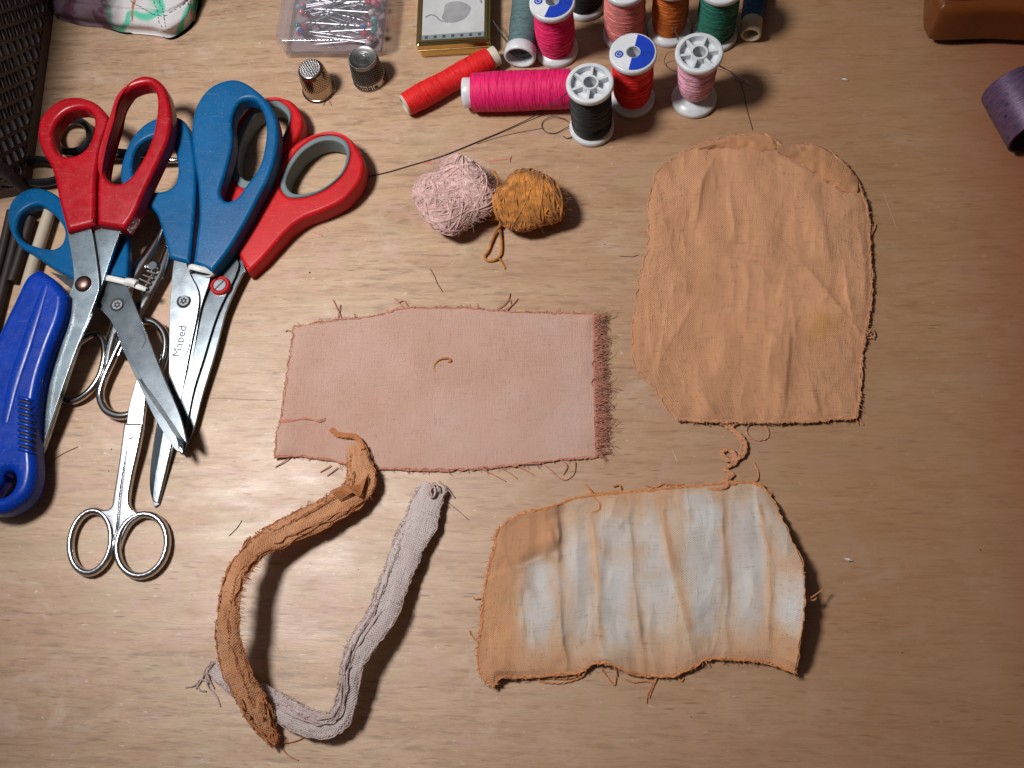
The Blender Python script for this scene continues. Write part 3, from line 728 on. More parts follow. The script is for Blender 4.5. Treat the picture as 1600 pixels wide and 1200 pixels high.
def quilt():
    t = NT('quilted_floral_cotton'); v = t.coord(); 
    n = t.noise(t.coord(scale=(30, 34, 30)), 1, 1.5, .4, .6)
    c = t.ramp(n, [(.30, (.62, .60, .60)), (.47, (.66, .65, .66)), (.50, (.10, .52, .36)), (.545, (.13, .58, .42)), (.575, (.68, .66, .68)), (.9, (.60, .56, .6))])
    n2 = t.noise(t.coord(scale=(70, 70, 70)), 1, 2, .5, 1.); c = t.mix(t.ramp(n2, [(.66, G3(0)), (.69, G3(.9))]), c, (.45, .10, .05))
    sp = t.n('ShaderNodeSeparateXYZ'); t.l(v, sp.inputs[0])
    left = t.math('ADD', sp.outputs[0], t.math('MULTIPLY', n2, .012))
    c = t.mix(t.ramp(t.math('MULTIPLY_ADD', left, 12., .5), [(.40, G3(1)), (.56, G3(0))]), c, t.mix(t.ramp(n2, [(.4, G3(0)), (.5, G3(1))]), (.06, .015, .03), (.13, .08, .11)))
    t.set(Base_Color=c, Roughness=.85); t.bump(t.noise(v, 700, 4), .0004); return t.m
bot = [(84,22),(130,31),(165,36),(185,41),(212,43),(240,46),(257,50),(275,43),(293,28),(302,4),(306,-30)]
top_ = [(70,-90),(140,-95),(220,-95),(290,-90),(306,-62)]
nu, nv = 90, 60
G = coons(top_, bot, [(70,-90),(78,-40),(84,22)], [(306,-62),(308,-45),(306,-30)], nu, nv)
uu, vv = np.meshgrid(np.linspace(0, 1, nu), np.linspace(0, 1, nv))
e = np.minimum(np.minimum(uu, 1-uu)*3, np.minimum(vv, 1-vv)*2); n1 = vnoise(3)
Z = 5 + 9*np.sqrt(np.clip(e*2.2, 0, 1))*1. + 2.5*n1(uu*9, vv*6) - .9*np.exp(-((vv-.80)/.02)**2)
mb, uv, W = sheet(G, Z, 4)
mb.v[0][nu*nv:, 2] = np.minimum(mb.v[0][nu*nv:, 2], 1.5) - .6
q = solo('quilted_pouch', mb, quilt(), 'white quilted floral pouch with turquoise pattern at the top edge', 'pouch', uvs=uv, ang=180)
base = np.array(q.location)*1000; OFF[q.name] = base
mb = MB()
def on(W, u, v): nv, nu = W.shape[:2]; return W[min(nv-1, int(v*(nv-1))), min(nu-1, int(u*(nu-1)))]
for (u0, v0, u1, v1) in ((.60,.62,.62,.97),(.635,.60,.65,.97),(.80,.62,.82,.9),(.835,.62,.86,.9),(.45,.7,.58,.84),(.58,.84,.97,.80)):
    n = 12
    for k in range(n):
        if k % 1 == 0:
            a = on(W, u0+(u1-u0)*k/n, v0+(v1-v0)*k/n); b = on(W, u0+(u1-u0)*(k+.6)/n, v0+(v1-v0)*(k+.6)/n)
            if np.linalg.norm(b-a) > .05: tube(mb, [a+(0,0,.15), (a+b)/2+(0,0,.35), b+(0,0,.15)], .16, 4)
build('stitching', mb, M['teal_yarn'], q)

# ------------------------------------------------------------------ clear pin case and pins
def clear(name, tint=(.975, .965, .98), rough=.06, k=.085):
    t = NT(name); t.t.nodes.remove(t.b)
    tr = t.n('ShaderNodeBsdfTransparent'); tr.inputs[0].default_value = (*tint, 1)
    gl = t.n('ShaderNodeBsdfGlossy'); gl.inputs['Roughness'].default_value = rough; gl.inputs[0].default_value = (.9, .9, .95, 1)
    df = t.n('ShaderNodeBsdfDiffuse'); df.inputs[0].default_value = (.55, .52, .56, 1)
    lw = t.n('ShaderNodeLayerWeight'); lw.inputs['Blend'].default_value = .5
    bp = t.n('ShaderNodeBump'); bp.inputs['Distance'].default_value = .00005; bp.inputs['Strength'].default_value = .5
    t.l(t.noise(t.coord(), 120, 2), bp.inputs['Height']); t.l(bp.outputs[0], gl.inputs['Normal'])
    fac = t.math('MULTIPLY_ADD', t.math('POWER', lw.outputs['Facing'], 4.), .55, .045)
    m1 = t.n('ShaderNodeMixShader'); m1.inputs[0].default_value = k; t.l(tr.outputs[0], m1.inputs[1]); t.l(df.outputs[0], m1.inputs[2])
    m2 = t.n('ShaderNodeMixShader'); t.l(fac, m2.inputs[0]); t.l(m1.outputs[0], m2.inputs[1]); t.l(gl.outputs[0], m2.inputs[2])
    t.l(m2.outputs[0], t.o.inputs['Surface']); return t.m
M['clear'] = clear('clear_plastic')
PA = P(445, 91, 0); PB = P(603, 89, 0); pang = math.atan2(*(PB-PA)[[1, 0]]); pw = np.linalg.norm(PB-PA); pd = 44.
pc = thing('pin_case', 'clear plastic case full of coloured ball head pins beside the thimbles', 'pin case', (PA+PB)/2, quat=Quaternion((0, 0, 1), pang))
def rrect(w, d, r, n=5, cx=0, cy=0):
    o = []
    for (sx, sy, a0) in ((1, -1, -90), (1, 1, 0), (-1, 1, 90), (-1, -1, 180)):
        for k in range(n+1): a = math.radians(a0 + 90*k/n); o.append((cx + sx*(w/2-r) + r*math.cos(a), cy + sy*(d/2-r) + r*math.sin(a)))
    return np.array(o)
def shell(mb, w, d, z0, z1, th, r=3.5, openup=True, cy=0, bev=.8, taper=0):
    zs = [(w-2*bev, d-2*bev, z0), (w, d, z0+bev), (w+taper, d+taper, z1), (w-2*th+taper, d-2*th+taper, z1), (w-2*th, d-2*th, z0+th)] if openup else [(w-2*bev, d-2*bev, z1), (w, d, z1-bev), (w, d, z0), (w-2*th, d-2*th, z0), (w-2*th, d-2*th, z1-th)]
    V = []; n = None
    for (a, b, z) in zs:
        o = rrect(a, b, max(.5, r)); n = len(o); V += [(x, y+cy, z) for x, y in o]
    f = []
    for k in range(len(zs)-1):
        for i in range(n): j = (i+1) % n; q = (k*n+i, k*n+j, (k+1)*n+j, (k+1)*n+i); f.append(q if openup else q[::-1])
    c0 = tuple(range(n)); c1 = tuple((len(zs)-1)*n + i for i in range(n))
    f += [c0[::-1] if openup else c0, c1 if openup else c1[::-1]]
    mb.add(V, f)
mb = MB(); shell(mb, pw, pd, 0, 9, 1.2, cy=pd/2); build('tray', mb, M['clear'], pc, local=True, ang=50)
mb = MB(); shell(mb, pw+2.0, pd+2.0, 8.2, 15, 1.0, openup=False, cy=pd/2); box(mb, (-pw*.38, .2, 15.02), (pw*.40, .9, 15.5)); box(mb, (-6, -1.4, 6.0), (7, -.6, 10.5)); lid = build('lid', mb, M['clear'], pc, local=True, ang=50)
mb = MB(); box(mb, (-pw/2+3, 3, 1.25), (pw/2-3, pd-3, 1.5)); build('pad', mb, plastic('pale_card', (.33, .26, .26), .8), pc, local=True)
Rz = np.array([[math.cos(pang), -math.sin(pang), 0], [math.sin(pang), math.cos(pang), 0], [0, 0, 1]])
HC = {'red': (.50, .01, .03), 'teal': (.0, .20, .18), 'pale blue': (.25, .38, .50), 'pink': (.62, .20, .22), 'white': (.62, .60, .58), 'blue': (.01, .08, .35)}
M['pinsteel'] = metal('pin_steel', (.42, .43, .47), .30, rv=.1)
ps = MB(); tube(ps, [(0, 0, 0), (0, 0, 18), (0, 0, 29), (0, 0, 32)], [.33, .33, .30, .05], 6)
pinsrc = {}
r5 = random.Random(12)
order = ['red', 'teal', 'pale blue', 'pink', 'white', 'red', 'teal', 'blue', 'white', 'pale blue', 'pink']
for k in range(52):
    cn = order[k % len(order)]
    left = r5.random() < .5; sx = -1 if left else 1
    hx = sx*r5.uniform(pw/2-13, pw/2-4.5); hy = r5.uniform(4, pd-5); hz = 3.2 + 8.6*(k/52.)
    L = 31.; yaw = r5.uniform(-.28, .28) if r5.random() < .35 else r5.choice([-1, 1])*r5.uniform(.3, .95); 
    ey = hy + L*math.sin(yaw); 
    if not 3 < ey < pd-3: yaw = -yaw*.8
    if not 3 < hy + L*math.sin(yaw) < pd-3: yaw *= .35
    L0 = L
    ex = hx - sx*L*math.cos(yaw)
    d = Vector((-sx*math.cos(yaw), math.sin(yaw), r5.uniform(-.05, .03)))
    if hz + d.z*36 < 2.3: d.z = 0.0
    if hz + d.z*36 > 13: d.z = -.02
    d = Vector(Rz @ np.array(d))
    loc = np.array((PA+PB)/2) + Rz @ np.array([hx, hy, hz])
    rt = bpy.data.objects.new('pin', None); COL.objects.link(rt); rt.location = Vector(loc*.001); rt.rotation_mode = 'QUATERNION'; rt.rotation_quaternion = d.to_track_quat('Z', 'Y'); rt.empty_display_size = .005
    tag(rt, f'steel dressmaking pin with a {cn} ball head inside the clear case', 'pin', f'{cn} headed pins in the clear case')
    if cn not in pinsrc:
        a = build('shaft', ps, M['pinsteel'], rt, local=True)
        hm_ = MB(); q = np.linspace(0, np.pi, 10); lathe(hm_, [(max(.01, 1.75*math.sin(x)), -1.75*math.cos(x)) for x in q], 16)
        b = build('ball_head', hm_, plastic(cn.replace(' ', '_')+'_glass', HC[cn], .12, spec=.8, bump=0), rt, local=True, ang=180)
        pinsrc[cn] = (a, b)
    else:
        for s in pinsrc[cn]:
            c = s.copy(); COL.objects.link(c); c.parent = rt

# ------------------------------------------------------------------ thimbles
def nickel_gold():
    t = NT('nickel_and_brass'); v = t.coord(); sp = t.n('ShaderNodeSeparateXYZ'); t.l(v, sp.inputs[0])
    n = t.noise(v, 300, 4)
    c = t.ramp(t.math('MULTIPLY_ADD', n, .12, t.math('MULTIPLY', sp.outputs[2], 50.)), [(.0, (.42, .34, .27)), (.5, (.45, .35, .26)), (.90, (.42, .33, .25)), (1., (.60, .60, .60))])
    t.set(Base_Color=c, Metallic=1., Roughness=.2); t.bump(n, .00003); return t.m
def dimple_cyl(mb, rf, z0, z1, rows, cols, r0=.42, dep=.35, m=0):
    """raised rings of small dimples (as sunk little cones) round a wall"""
    for j in range(rows):
        z = z0 + (z1-z0)*j/(rows-1); R = rf(z)
        for i in range(cols):
            a = 2*np.pi*(i + .5*(j % 2))/cols; c = np.array([R*math.cos(a), R*math.sin(a), z]); n = np.array([math.cos(a), math.sin(a), .12]); s = np.array([-math.sin(a), math.cos(a), 0]); u = np.cross(n, s)
            q = np.linspace(0, 2*np.pi, 6, endpoint=False)
            V = [c + n*.05 + (s*math.cos(x)+u*math.sin(x))*r0 for x in q] + [c - n*.02]
            mb.add(V, [(6, k, (k+1) % 6) for k in range(6)], m)
M['pewterdark'] = metal('dark_pewter', (.06, .055, .05), .5)  # dark tone for dimples, gaps between knurls and lettering
tl = thing('thimble', 'shiny thimble with brass coloured wall and dimpled silver top, left of the pair', 'thimble', P(499, 139, 0), 'two thimbles')
mb = MB(); lathe(mb, [(7.2,.0),(8.9,0),(9.3,.5),(9.0,1.1),(8.45,1.3),(8.0,5),(7.5,10),(7.0,14.5),(6.75,16.3),(6.2,17.3),(5.2,17.6),(.01,17.75)], 56)
wl = build('shell', mb, nickel_gold(), tl, local=True, ang=60)
mb = MB(); dimple_cyl(mb, lambda z: 8.5-(z-1)*.105, 7.2, 15, 8, 36, .36)
build('wall_dimples', mb, M['pewterdark'], wl, local=True)
mb = MB()
for rr_, n in ((0, 1), (1.3, 6), (2.6, 12), (3.9, 18), (5.1, 24)):
    for i in range(n):
        a = 2*np.pi*i/n; ring_c = (rr_*math.cos(a), rr_*math.sin(a), 17.5)
        lathe(mb, [(.52, .1), (.46, .45), (.25, .68), (.01, .75)], 8, 0, ring_c)
build('top_knobs', mb, metal('bright_nickel', (.85, .86, .9), .35), wl, local=True, ang=180)
tl = thing('thimble', 'grey pewter thimble with lettering round its rim, nearest the clear pin case', 'thimble', P(578, 122, 0), 'two thimbles')
M['pewter'] = metal('pewter', (.34, .34, .33), .32, scratch=(900, 900, 900))
mb = MB(); lathe(mb, [(7.4,0),(9.0,0),(9.2,.5),(8.9,1.0),(8.7,1.2),(8.6,4.4),(8.85,4.8),(8.5,5.3),(8.0,10),(7.5,15),(7.35,16.2),(7.55,16.8),(7.1,17.5),(6.5,17.3),(5.9,17.0),(.01,17.05)], 56)
wl = build('shell', mb, M['pewter'], tl, local=True, ang=60)
mb = MB()
for j in range(11):
    z = 6 + j*.88; R = 8.5-(z-5.3)*.107
    for i in range(44):
        a = 2*np.pi*(i + .5*(j % 2))/44; c = np.array([R*math.cos(a), R*math.sin(a), z])
        n = np.array([math.cos(a), math.sin(a), .1]); s = np.array([-math.sin(a), math.cos(a), 0]); u = np.array([0, 0, 1.])
        mb.add([c + s*.42, c + u*.36, c - s*.42, c - u*.36, c + n*.42], [(0,1,4),(1,2,4),(2,3,4),(3,0,4)])
build('knurling', mb, metal('bright_pewter', (.62, .62, .60), .38), wl, local=True, ang=30)
mb = MB(); lathe(mb, [(8.62-.02, 5.5), (7.62, 15.2)], 48); build('knurled_band', mb, M['pewterdark'], wl, local=True)
mb = MB(); lathe(mb, [(8.86, 1.3), (8.80, 4.5)], 48); build('letter_band', mb, metal('band_pewter', (.66, .66, .64), .42), wl, local=True)
mb = MB()
for i in range(40):
    a = 2*np.pi*i/40; lathe(mb, [(.36, -.1), (.3, .22), (.01, .33)], 6, 0, (7.0*math.cos(a), 7.0*math.sin(a), 17.3))
for k in range(3):
    a = np.linspace(.3, 2*np.pi-.6, 40); R = 4.6-k*1.3; tube(mb, np.stack([R*np.cos(a+k), R*.8*np.sin(a+k), np.full(40, 17.1)], 1), .22, 5)
build('top_relief', mb, M['pewter'], wl, local=True)
mb = MB(); word = 'thimble  '*3
V, f = text_mesh('thimble   thimble   thimble', 4.6, .12)
V[:, 0] -= V[:, 0].mean(); Rr = 8.93; span = V[:, 0].max()-V[:, 0].min(); a = V[:, 0]/span*2*np.pi*.97 - math.pi/2 - .2
mb.add(np.stack([(Rr + V[:, 2]*1.)*np.cos(a), (Rr+V[:, 2])*np.sin(a), V[:, 1]*.95 + 2.8], 1), f); build('lettering', mb, M['pewterdark'], wl, local=True)

# ------------------------------------------------------------------ gold box with film frame lid
M['gold'] = metal('polished_brass', (.66, .47, .18), .16, rv=.08, var=.15)
ga = P(657, 91, 0); gb = P(768, 84, 0); gang = math.atan2(*(gb-ga)[[1, 0]]); gw = np.linalg.norm(gb-ga); gd = 46.
gx = thing('trinket_box', 'small gold coloured metal box with a film frame picture in its lid', 'box', (ga+gb)/2, quat=Quaternion((0, 0, 1), gang))
mb = MB(); shell(mb, gw-1, gd-1, 0, 6.2, 1, r=1., cy=gd/2, bev=.3); build('base', mb, M['gold'], gx, local=True, ang=40)
mb = MB(); shell(mb, gw+.8, gd+.8, 6.8, 11, 1, r=1., openup=False, cy=gd/2, bev=.7); ld_ = build('lid', mb, M['gold'], gx, local=True, ang=40)
mb = MB()
o = rrect(gw-1.5, gd-1.5, 1.); o2 = rrect(gw-4.5, gd-4.5, .8); n = len(o)
mb.add([(x, y+gd/2, 11.0) for x, y in o] + [(x, y+gd/2, 11.5) for x, y in o*.985] + [(x, y+gd/2, 11.5) for x, y in o2] + [(x, y+gd/2, 11.0) for x, y in o2], [(k*n+i, k*n+(i+1) % n, (k+1)*n+(i+1) % n, (k+1)*n+i) for k in range(3) for i in range(n)])
for yy in (0.,): tube(mb, [(-gw/2-.3, -.4, 6.5), (gw/2+.3, -.4, 6.5)], .55, 8)
for i in range(5): box(mb, (-gw*.35+i*gw*.17, -.95, 6.1), (-gw*.35+i*gw*.17+.5, -.8, 6.9))
build('rim', mb, M['gold'], ld_, local=True, ang=40)
def art():
    t = NT('film_picture'); n = t.noise(t.coord(scale=(110, 60, 1)), 1, 4, .55, 1.2)
    t.set(Base_Color=t.ramp(n, [(.36, (.13, .14, .16)), (.44, (.30, .30, .32)), (.52, (.50, .51, .53)), (.7, (.56, .57, .58))]), Roughness=.3); return t.m
mb = MB(); box(mb, (-gw/2+2.6, 2.6, 11.02), (gw/2-2.6, 5.6, 11.22)); build('film_strip', mb, plastic('film_edge', (.22, .26, .28), .35), ld_, local=True)
mb = MB(); box(mb, (-gw/2+2.6, 5.7, 11.02), (gw/2-2.6, gd-2.6, 11.2)); build('picture', mb, plastic('film_white', (.50, .50, .51), .35), ld_, local=True)
mb = MB()
for i in range(7): x = -gw/2+5.0+i*(gw-10)/6; box(mb, (x-.8, 3.3, 11.1), (x+.8, 5.0, 11.3))
build('sprocket_hole', mb, M['ink'], ld_, local=True)
mb = MB(); sm = plastic('picture_ink', (.24, .235, .25), .5, var=.4)
def blob(mb, pts, z):
    q = catmull(pts, True, 6); c = q.mean(0); V = [(x, y, z) for x, y in q] + [(c[0], c[1], z)]; n = len(q); mb.add(V, [(n, i, (i+1) % n) for i in range(n)])
blob(mb, [(-6, 16), (-3, 13), (1, 12.6), (5, 14), (8, 17), (9, 22), (3, 26), (-4, 25), (-5, 20)], 11.26)
tube(mb, catmull([(-15, 17, 11.25), (-12, 18.5, 11.25), (-9, 17, 11.25), (-7, 14.5, 11.25), (-3, 13, 11.25)], n=4), .35, 4)
tube(mb, catmull([(5, 30, 11.25), (9, 27, 11.25), (13, 28, 11.25), (15, 24, 11.25)], n=4), .5, 4); blob(mb, [(-14, 30), (-9, 28), (-6, 31), (-9, 34), (-13, 34)], 11.26)
build('picture_shapes', mb, sm, ld_, local=True)

# ------------------------------------------------------------------ thread spools
def wplastic():
    t = NT('milky_plastic'); v = t.coord(); n = t.noise(v, 300, 3)
    t.set(Base_Color=t.ramp(n, [(.3, (.55, .58, .62)), (.7, (.68, .70, .73))]), Roughness=.32, Subsurface_Weight=.35, Subsurface_Radius=(1., 1., 1.), Subsurface_Scale=.002)
    t.bump(n, .00003); return t.m
M['milky'] = wplastic()
M['lab_blue'] = plastic('label_blue', (.01, .045, .42), .35); M['lab_white'] = plastic('label_white', (.66, .68, .71), .35); M['lab_ink'] = plastic('label_ink', (.005, .025, .20), .4)
SH = 39.; SR = 11.4
def spool(name, label, base, tm, body, z0=5., z1=34., labelled=False, yaw=0., lean=(0, 0), seed=0):
    """upright spool; body=[(r at bottom),...] thread profile"""
    r = thing(name, label, 'thread spool', P(*base, 0), 'spools of sewing thread', quat=Quaternion((0, 0, 1), yaw))
    mb = MB()
    for fl in (0, 1):
        def zz(z): return z if not fl else SH - z
        pr = [(3.1, 3.4), (3.1, .1), (4.1, 0.), (4.2, .2), (4.25, 3.9), (9.0, 3.6), (9.2, .2), (10.6, 0), (11.1, .25), (SR, 1.0), (SR, 2.6), (11.0, 3.4), (8., 4.5), (5.5, 5.6)]
        pr = [(a, zz(b)) for a, b in pr]
        if fl: pr = pr[::-1]
        else: pr = pr
        lathe(mb, pr, 56)
        for k in range(6):
            a = k*math.pi/3 + .3; d = np.array([math.cos(a), math.sin(a), 0]); bar(mb, d*4.0 + (0, 0, zz(2.2)), d*9.3 + (0, 0, zz(2.2)), 1.25, 3.3)
    lathe(mb, [(3.1, SH), (3.1, 0)], 32)
    lathe(mb, [(5.5, 5), (5.2, 8), (5.2, 31), (5.5, 34)], 32)
    f = build('spool_core', mb, M['milky'], r, local=True, ang=50)
    mb = MB(); zs = np.linspace(z0, z1, len(body)*6); R = catmull([(b, 0) for b in body], False, 8)[:, 0]; R = np.interp(np.linspace(0, 1, len(zs)), np.linspace(0, 1, len(R)), R)
    nz = vnoise(seed+9)
    R = R + .16*nz(np.arange(len(zs))*.6, np.zeros(len(zs)))
    prof = [(5.0, zs[0]-.2)] + list(zip(R, zs)) + [(5.0, zs[-1]+.2)]
    lathe(mb, prof, 64)
    rs = np.random.RandomState(seed)
    for k in range(40):    # loose turns riding on the winding
        zc = rs.uniform(z0+1, z1-1); a = np.linspace(0, rs.uniform(1.5, 5.5), 26) + rs.uniform(0, 6.28); sl = rs.uniform(-1.3, 1.3)
        zz_ = np.clip(zc + sl*np.sin(a*.7) , z0+.3, z1-.3); rr_ = np.interp(zz_, zs, R) + .10
        tube(mb, np.stack([rr_*np.cos(a), rr_*np.sin(a), zz_], 1), .13, 4)
    build('thread_winding', mb, tm, r, local=True, ang=80)
    if labelled:
        mb = MB(); a = np.linspace(0, 2*np.pi, 49); n = 24
        for side, a0 in ((0, .45), (1, .45+math.pi)):
            aa = np.linspace(a0, a0+math.pi, n+1); V = [(10.2*math.cos(x), 10.2*math.sin(x), SH+.12) for x in aa] + [(3.4*math.cos(x), 3.4*math.sin(x), SH+.12) for x in aa]
            V += [(x, y, SH+.02) for x, y, z in V]
            m_ = 2*n+2
            F_ = [(i, i+1, n+2+i, n+1+i) for i in range(n)] + [(i+1, i, m_+i, m_+i+1) for i in range(n)]
            mb.add(V, F_, side)
        lb = build('label', mb, [M['lab_white'], M['lab_blue']], r, local=True, ang=30)
        V, f_ = text_mesh('579', 4.2, .02); mb = MB(); ca, sa = math.cos(-.45), math.sin(-.45)
        # digits lie on the blue half
        th = .45 + 1.5*math.pi; c = np.array([6.6*math.cos(th), 6.6*math.sin(th)]); dr = np.array([math.cos(th+.25), math.sin(th+.25)]); up_ = np.array([-dr[1], dr[0]])
        W_ = np.zeros_like(V); W_[:, :2] = c + V[:, :1]*dr*.9 + V[:, 1:2]*up_*.9; W_[:, 2] = SH + .16 + V[:, 2]; mb.add(W_, f_)
        build('printed_number', mb, M['lab_ink'], lb, local=True)
        th = .45 + .62*math.pi; c = (6.8*math.cos(th), 6.8*math.sin(th))
        mb = MB(); lathe(mb, [(2.1, SH+.16), (.01, SH+.17)], 24, 0, (c[0], c[1], 0)); em = build('emblem', mb, M['lab_blue'], lb, local=True)
        mb = MB(); a = np.linspace(.5, 5.9, 20); tube(mb, np.stack([c[0]+1.15*np.cos(a), c[1]+1.15*np.sin(a), np.full(20, SH+.2)], 1), .2, 4); tube(mb, [(c[0], c[1], SH+.2), (c[0]+1.1, c[1]-.1, SH+.2)], .2, 4)
        build('emblem_mark', mb, M['lab_white'], em, local=True)
    return r
W_ = dict(
 black=wound('black_thread', (.010, .011, .014), rough=.7, sheen=.1), red=wound('red_thread', (.74, .008, .010)), magenta=wound('magenta_thread', (.78, .008, .14)),
 pale=wound('pale_pink_thread', (.66, .34, .44)), salmon=wound('salmon_thread', (.70, .22, .20)), orange=wound('orange_thread', (.56, .14, .012)),
 green=wound('green_thread', (.005, .15, .10)), greygreen=wound('grey_green_thread', (.10, .17, .18)), navy=wound('blue_thread', (.01, .075, .17)))
spool('thread_spool', 'front spool of black thread with spoked white end and a loose loop', (925, 201), W_['black'], [9.9, 10.1, 10.1, 10.0, 9.8], 4.4, 34.4, yaw=.1, seed=1)
spool('thread_spool', 'spool of bright red thread with blue and white label, behind the front black spool', (988, 157), W_['red'], [8.6, 9.6, 9.9, 9.9, 9.8, 9.6], 4.6, 34.4, True, yaw=.9, seed=2)
spool('thread_spool', 'half used spool of pale pink thread with spoked white end and a needle beside it', (1084, 157), W_['pale'], [8.2, 8.9, 9.0, 9.3, 9.5], 11, 33, yaw=-.15, seed=3)
spool('thread_spool', 'standing spool of magenta thread with blue and white label', (870, 80), W_['magenta'], [8.8, 9.8, 10.0, 9.8, 9.6], 4.6, 34.4, True, yaw=.75, seed=4)
spool('thread_spool', 'spool of black thread at the top edge behind the magenta one', (913, 8), W_['black'], [9.9, 10.1, 10.0, 9.8], 4.6, 34.4, yaw=.4, seed=5)
spool('thread_spool', 'spool of salmon pink thread behind the bright red one', (976, 56), W_['salmon'], [9.9, 10.4, 10.4, 10.2, 10.], 4.6, 34.4, yaw=.2, seed=6)
spool('thread_spool', 'spool of orange thread between the salmon and green ones', (1045, 48), W_['orange'], [8.4, 8.9, 9.1, 8.8, 8.7], 4.6, 34.4, yaw=.5, seed=7)
spool('thread_spool', 'spool of green thread behind the pale pink one', (1117, 56), W_['green'], [9.3, 9.7, 9.7, 9.5], 4.6, 34.4, yaw=.3, seed=8)
def reel(name, label, a, b, prof, tm, capA=None, capB=None, capmat=None, seed=0):
    """lying reel from a to b (world mm, axis); prof = thread radii along it; cap=(length, radius, hollow radius)"""
    a = np.asarray(a, float); b = np.asarray(b, float); L = np.linalg.norm(b-a); q = Vector(b-a).to_track_quat('Z', 'Y')
    r = thing(name, label, 'thread reel', a, 'spools of sewing thread', quat=q); capmat = capmat or M['milky']
    la = capA[0] if capA else 0; lb = capB[0] if capB else 0
    mb = MB(); z = np.linspace(la, L-lb, 30); R = np.interp(np.linspace(0, 1, 30), np.linspace(0, 1, len(prof)), prof); nz = vnoise(seed+3)
    R = R + .14*nz(np.arange(30)*.5, np.zeros(30)); hr = min(prof)*.6
    lathe(mb, [(hr, z[0])] + list(zip(R, z)) + [(hr, z[-1])], 56)
    rs = np.random.RandomState(seed)
    for k in range(70):
        zc = rs.uniform(la+1.5, L-lb-1.5); an = np.linspace(0, rs.uniform(1.5, 6), 30) + rs.uniform(0, 6.28); zz = np.clip(zc + rs.uniform(-1, 1)*2.6*np.sin(an*.8), la+.4, L-lb-.4)
        rr_ = np.interp(zz, z, R) + .08; tube(mb, np.stack([rr_*np.cos(an), rr_*np.sin(an), zz], 1), .12, 4)
    build('thread_winding', mb, tm, r, local=True, ang=80)
    mb = MB(); ro = (capA or capB)[1]; ri = (capA or capB)[2]
    roB = capB[1] if capB else ro
    lathe(mb, [(ri, 0), (ri+.3, -.15), (ro-.5, -.15), (ro, .3), (ro*.98, la+.5), (ro*.8, la+2), (roB*.8, L-lb-2), (roB*.98, L-lb-.5), (roB, L-.3), (roB-.5, L+.1), (ri+.3, L+.1), (ri, L)], 48, closed=True)
    build('reel_core', mb, capmat, r, local=True, ang=50); return r
M['cream'] = plastic('cream_plastic', (.55, .50, .40), .4, sss=.1); M['card'] = plastic('cream_card', (.50, .43, .31), .7)
reel('thread_reel', 'bright red thread reel lying slantwise in front of the gold box', P(631, 165, 6.4), P(777, 86, 6.6), [5.9, 6.6, 6.4, 6.1, 6.5, 6.5, 6.2], W_['red'], (1.2, 5.6, 3.8), (4.6, 5.3, 3.4), M['cream'], 1)
reel('thread_reel', 'long magenta thread reel lying beside the black spool', P(724, 145, 9.8), P(905, 138, 9.8), [9.6, 10.1, 10.1, 10.0, 9.9], W_['magenta'], (4.6, 7.6, 5.2), (4.4, 7.6, 5.2), None, 2)
reel('thread_reel', 'grey green thread reel lying end on with hollow white end facing front', P(812, 90, 8.6), P(838, -80, 8.6), [6.9, 7.8, 8.2, 8.4, 8.2], W_['greygreen'], (5., 8.3, 6.9), (4., 8, 6), None, 3)
reel('thread_reel', 'dark blue thread on a narrow cream card tube, farthest right of the spools', P(1173, 55, 6.0), P(1187, -60, 6.0), [5.6, 5.9, 5.9, 5.8], W_['navy'], (9.5, 5.3, 3.9), (3., 5.3, 3.9), M['card'], 4)

# needle, threads
def thread(name, pts, r, mat, label, cat='thread', z=None, n=8, group=None, k=5):
    mb = MB(); tube(mb, pxline(pts, z=z, n=n), r, k); return solo(name, mb, mat, label, cat, group)
M['blackth'] = fibre('dark_thread', (.03, .022, .025)); M['brownth'] = fibre('brown_hair', (.09, .05, .04)); M['greyneedle'] = M['steel']
ndl = MB(); tube(ndl, pxline([(1048,33,39.6),(1059,58,38.5),(1100,92,37),(1172,131,30)], n=6), [.3,.5,.5,.1], 6)
mb = MB(); tube(mb, pxline([(1119,100,1.2),(1145,115,.8),(1174,132,.6)], n=6), [.5, .5, .1], 6)
nd = solo('sewing_needle', mb, M['steel'], 'sewing needle with pale thread lying right of the pale pink spool', 'needle'); OFF[nd.name] = np.array(nd.location)*1000
mb = MB(); tube(mb, pxline([(1119,104,2),(1140,113,1.),(1160,122,.6),(1176,134,.4),(1160,127,.5),(1142,120,.8)], n=6), .3, 5); build('eye_thread', mb, fibre('peach_thread', (.6, .35, .25)), nd)
mb = MB(); tube(mb, pxline([(769,31,9),(780,48,8),(794,68,6)], n=6), [.25, .5, .6], 6); solo('hand_needle', mb, M['steel'], 'slim needle leaning on the grey green reel beside the gold box', 'needle')
mb = MB(); tube(mb, pxline([(1048,34,36),(1054,46,36),(1060,62,36)], n=6), [.15,.4,.45], 6); solo('hand_needle', mb, M['steel'], 'needle poking up between the orange and pale pink spools', 'needle')
thread('loose_thread', [(574,276,.4),(606,269,.4),(640,259,.4),(690,244,.5),(740,224,.6),(790,203,.8),(830,184,1.5),(848,172,5),(868,160,14),(886,146,20.2),(897,140,22)], .28, M['blackth'], 'long dark thread running from the red and grey scissors to the front black spool')
thread('loose_thread', [(745,225,.25),(780,214,.25),(815,206,.25),(850,200,.3)], .14, M['brownth'], 'fine faint thread lying along the long dark one above the yarn balls')
thread('loose_thread', [(894,195,2),(880,185,2),(863,182,1.6),(849,189,.8),(847,199,.5),(855,207,.5),(868,208,.6),(882,201,1.),(896,194,2)], .2, M['blackth'], 'dark thread loop sticking out left of the front black spool')
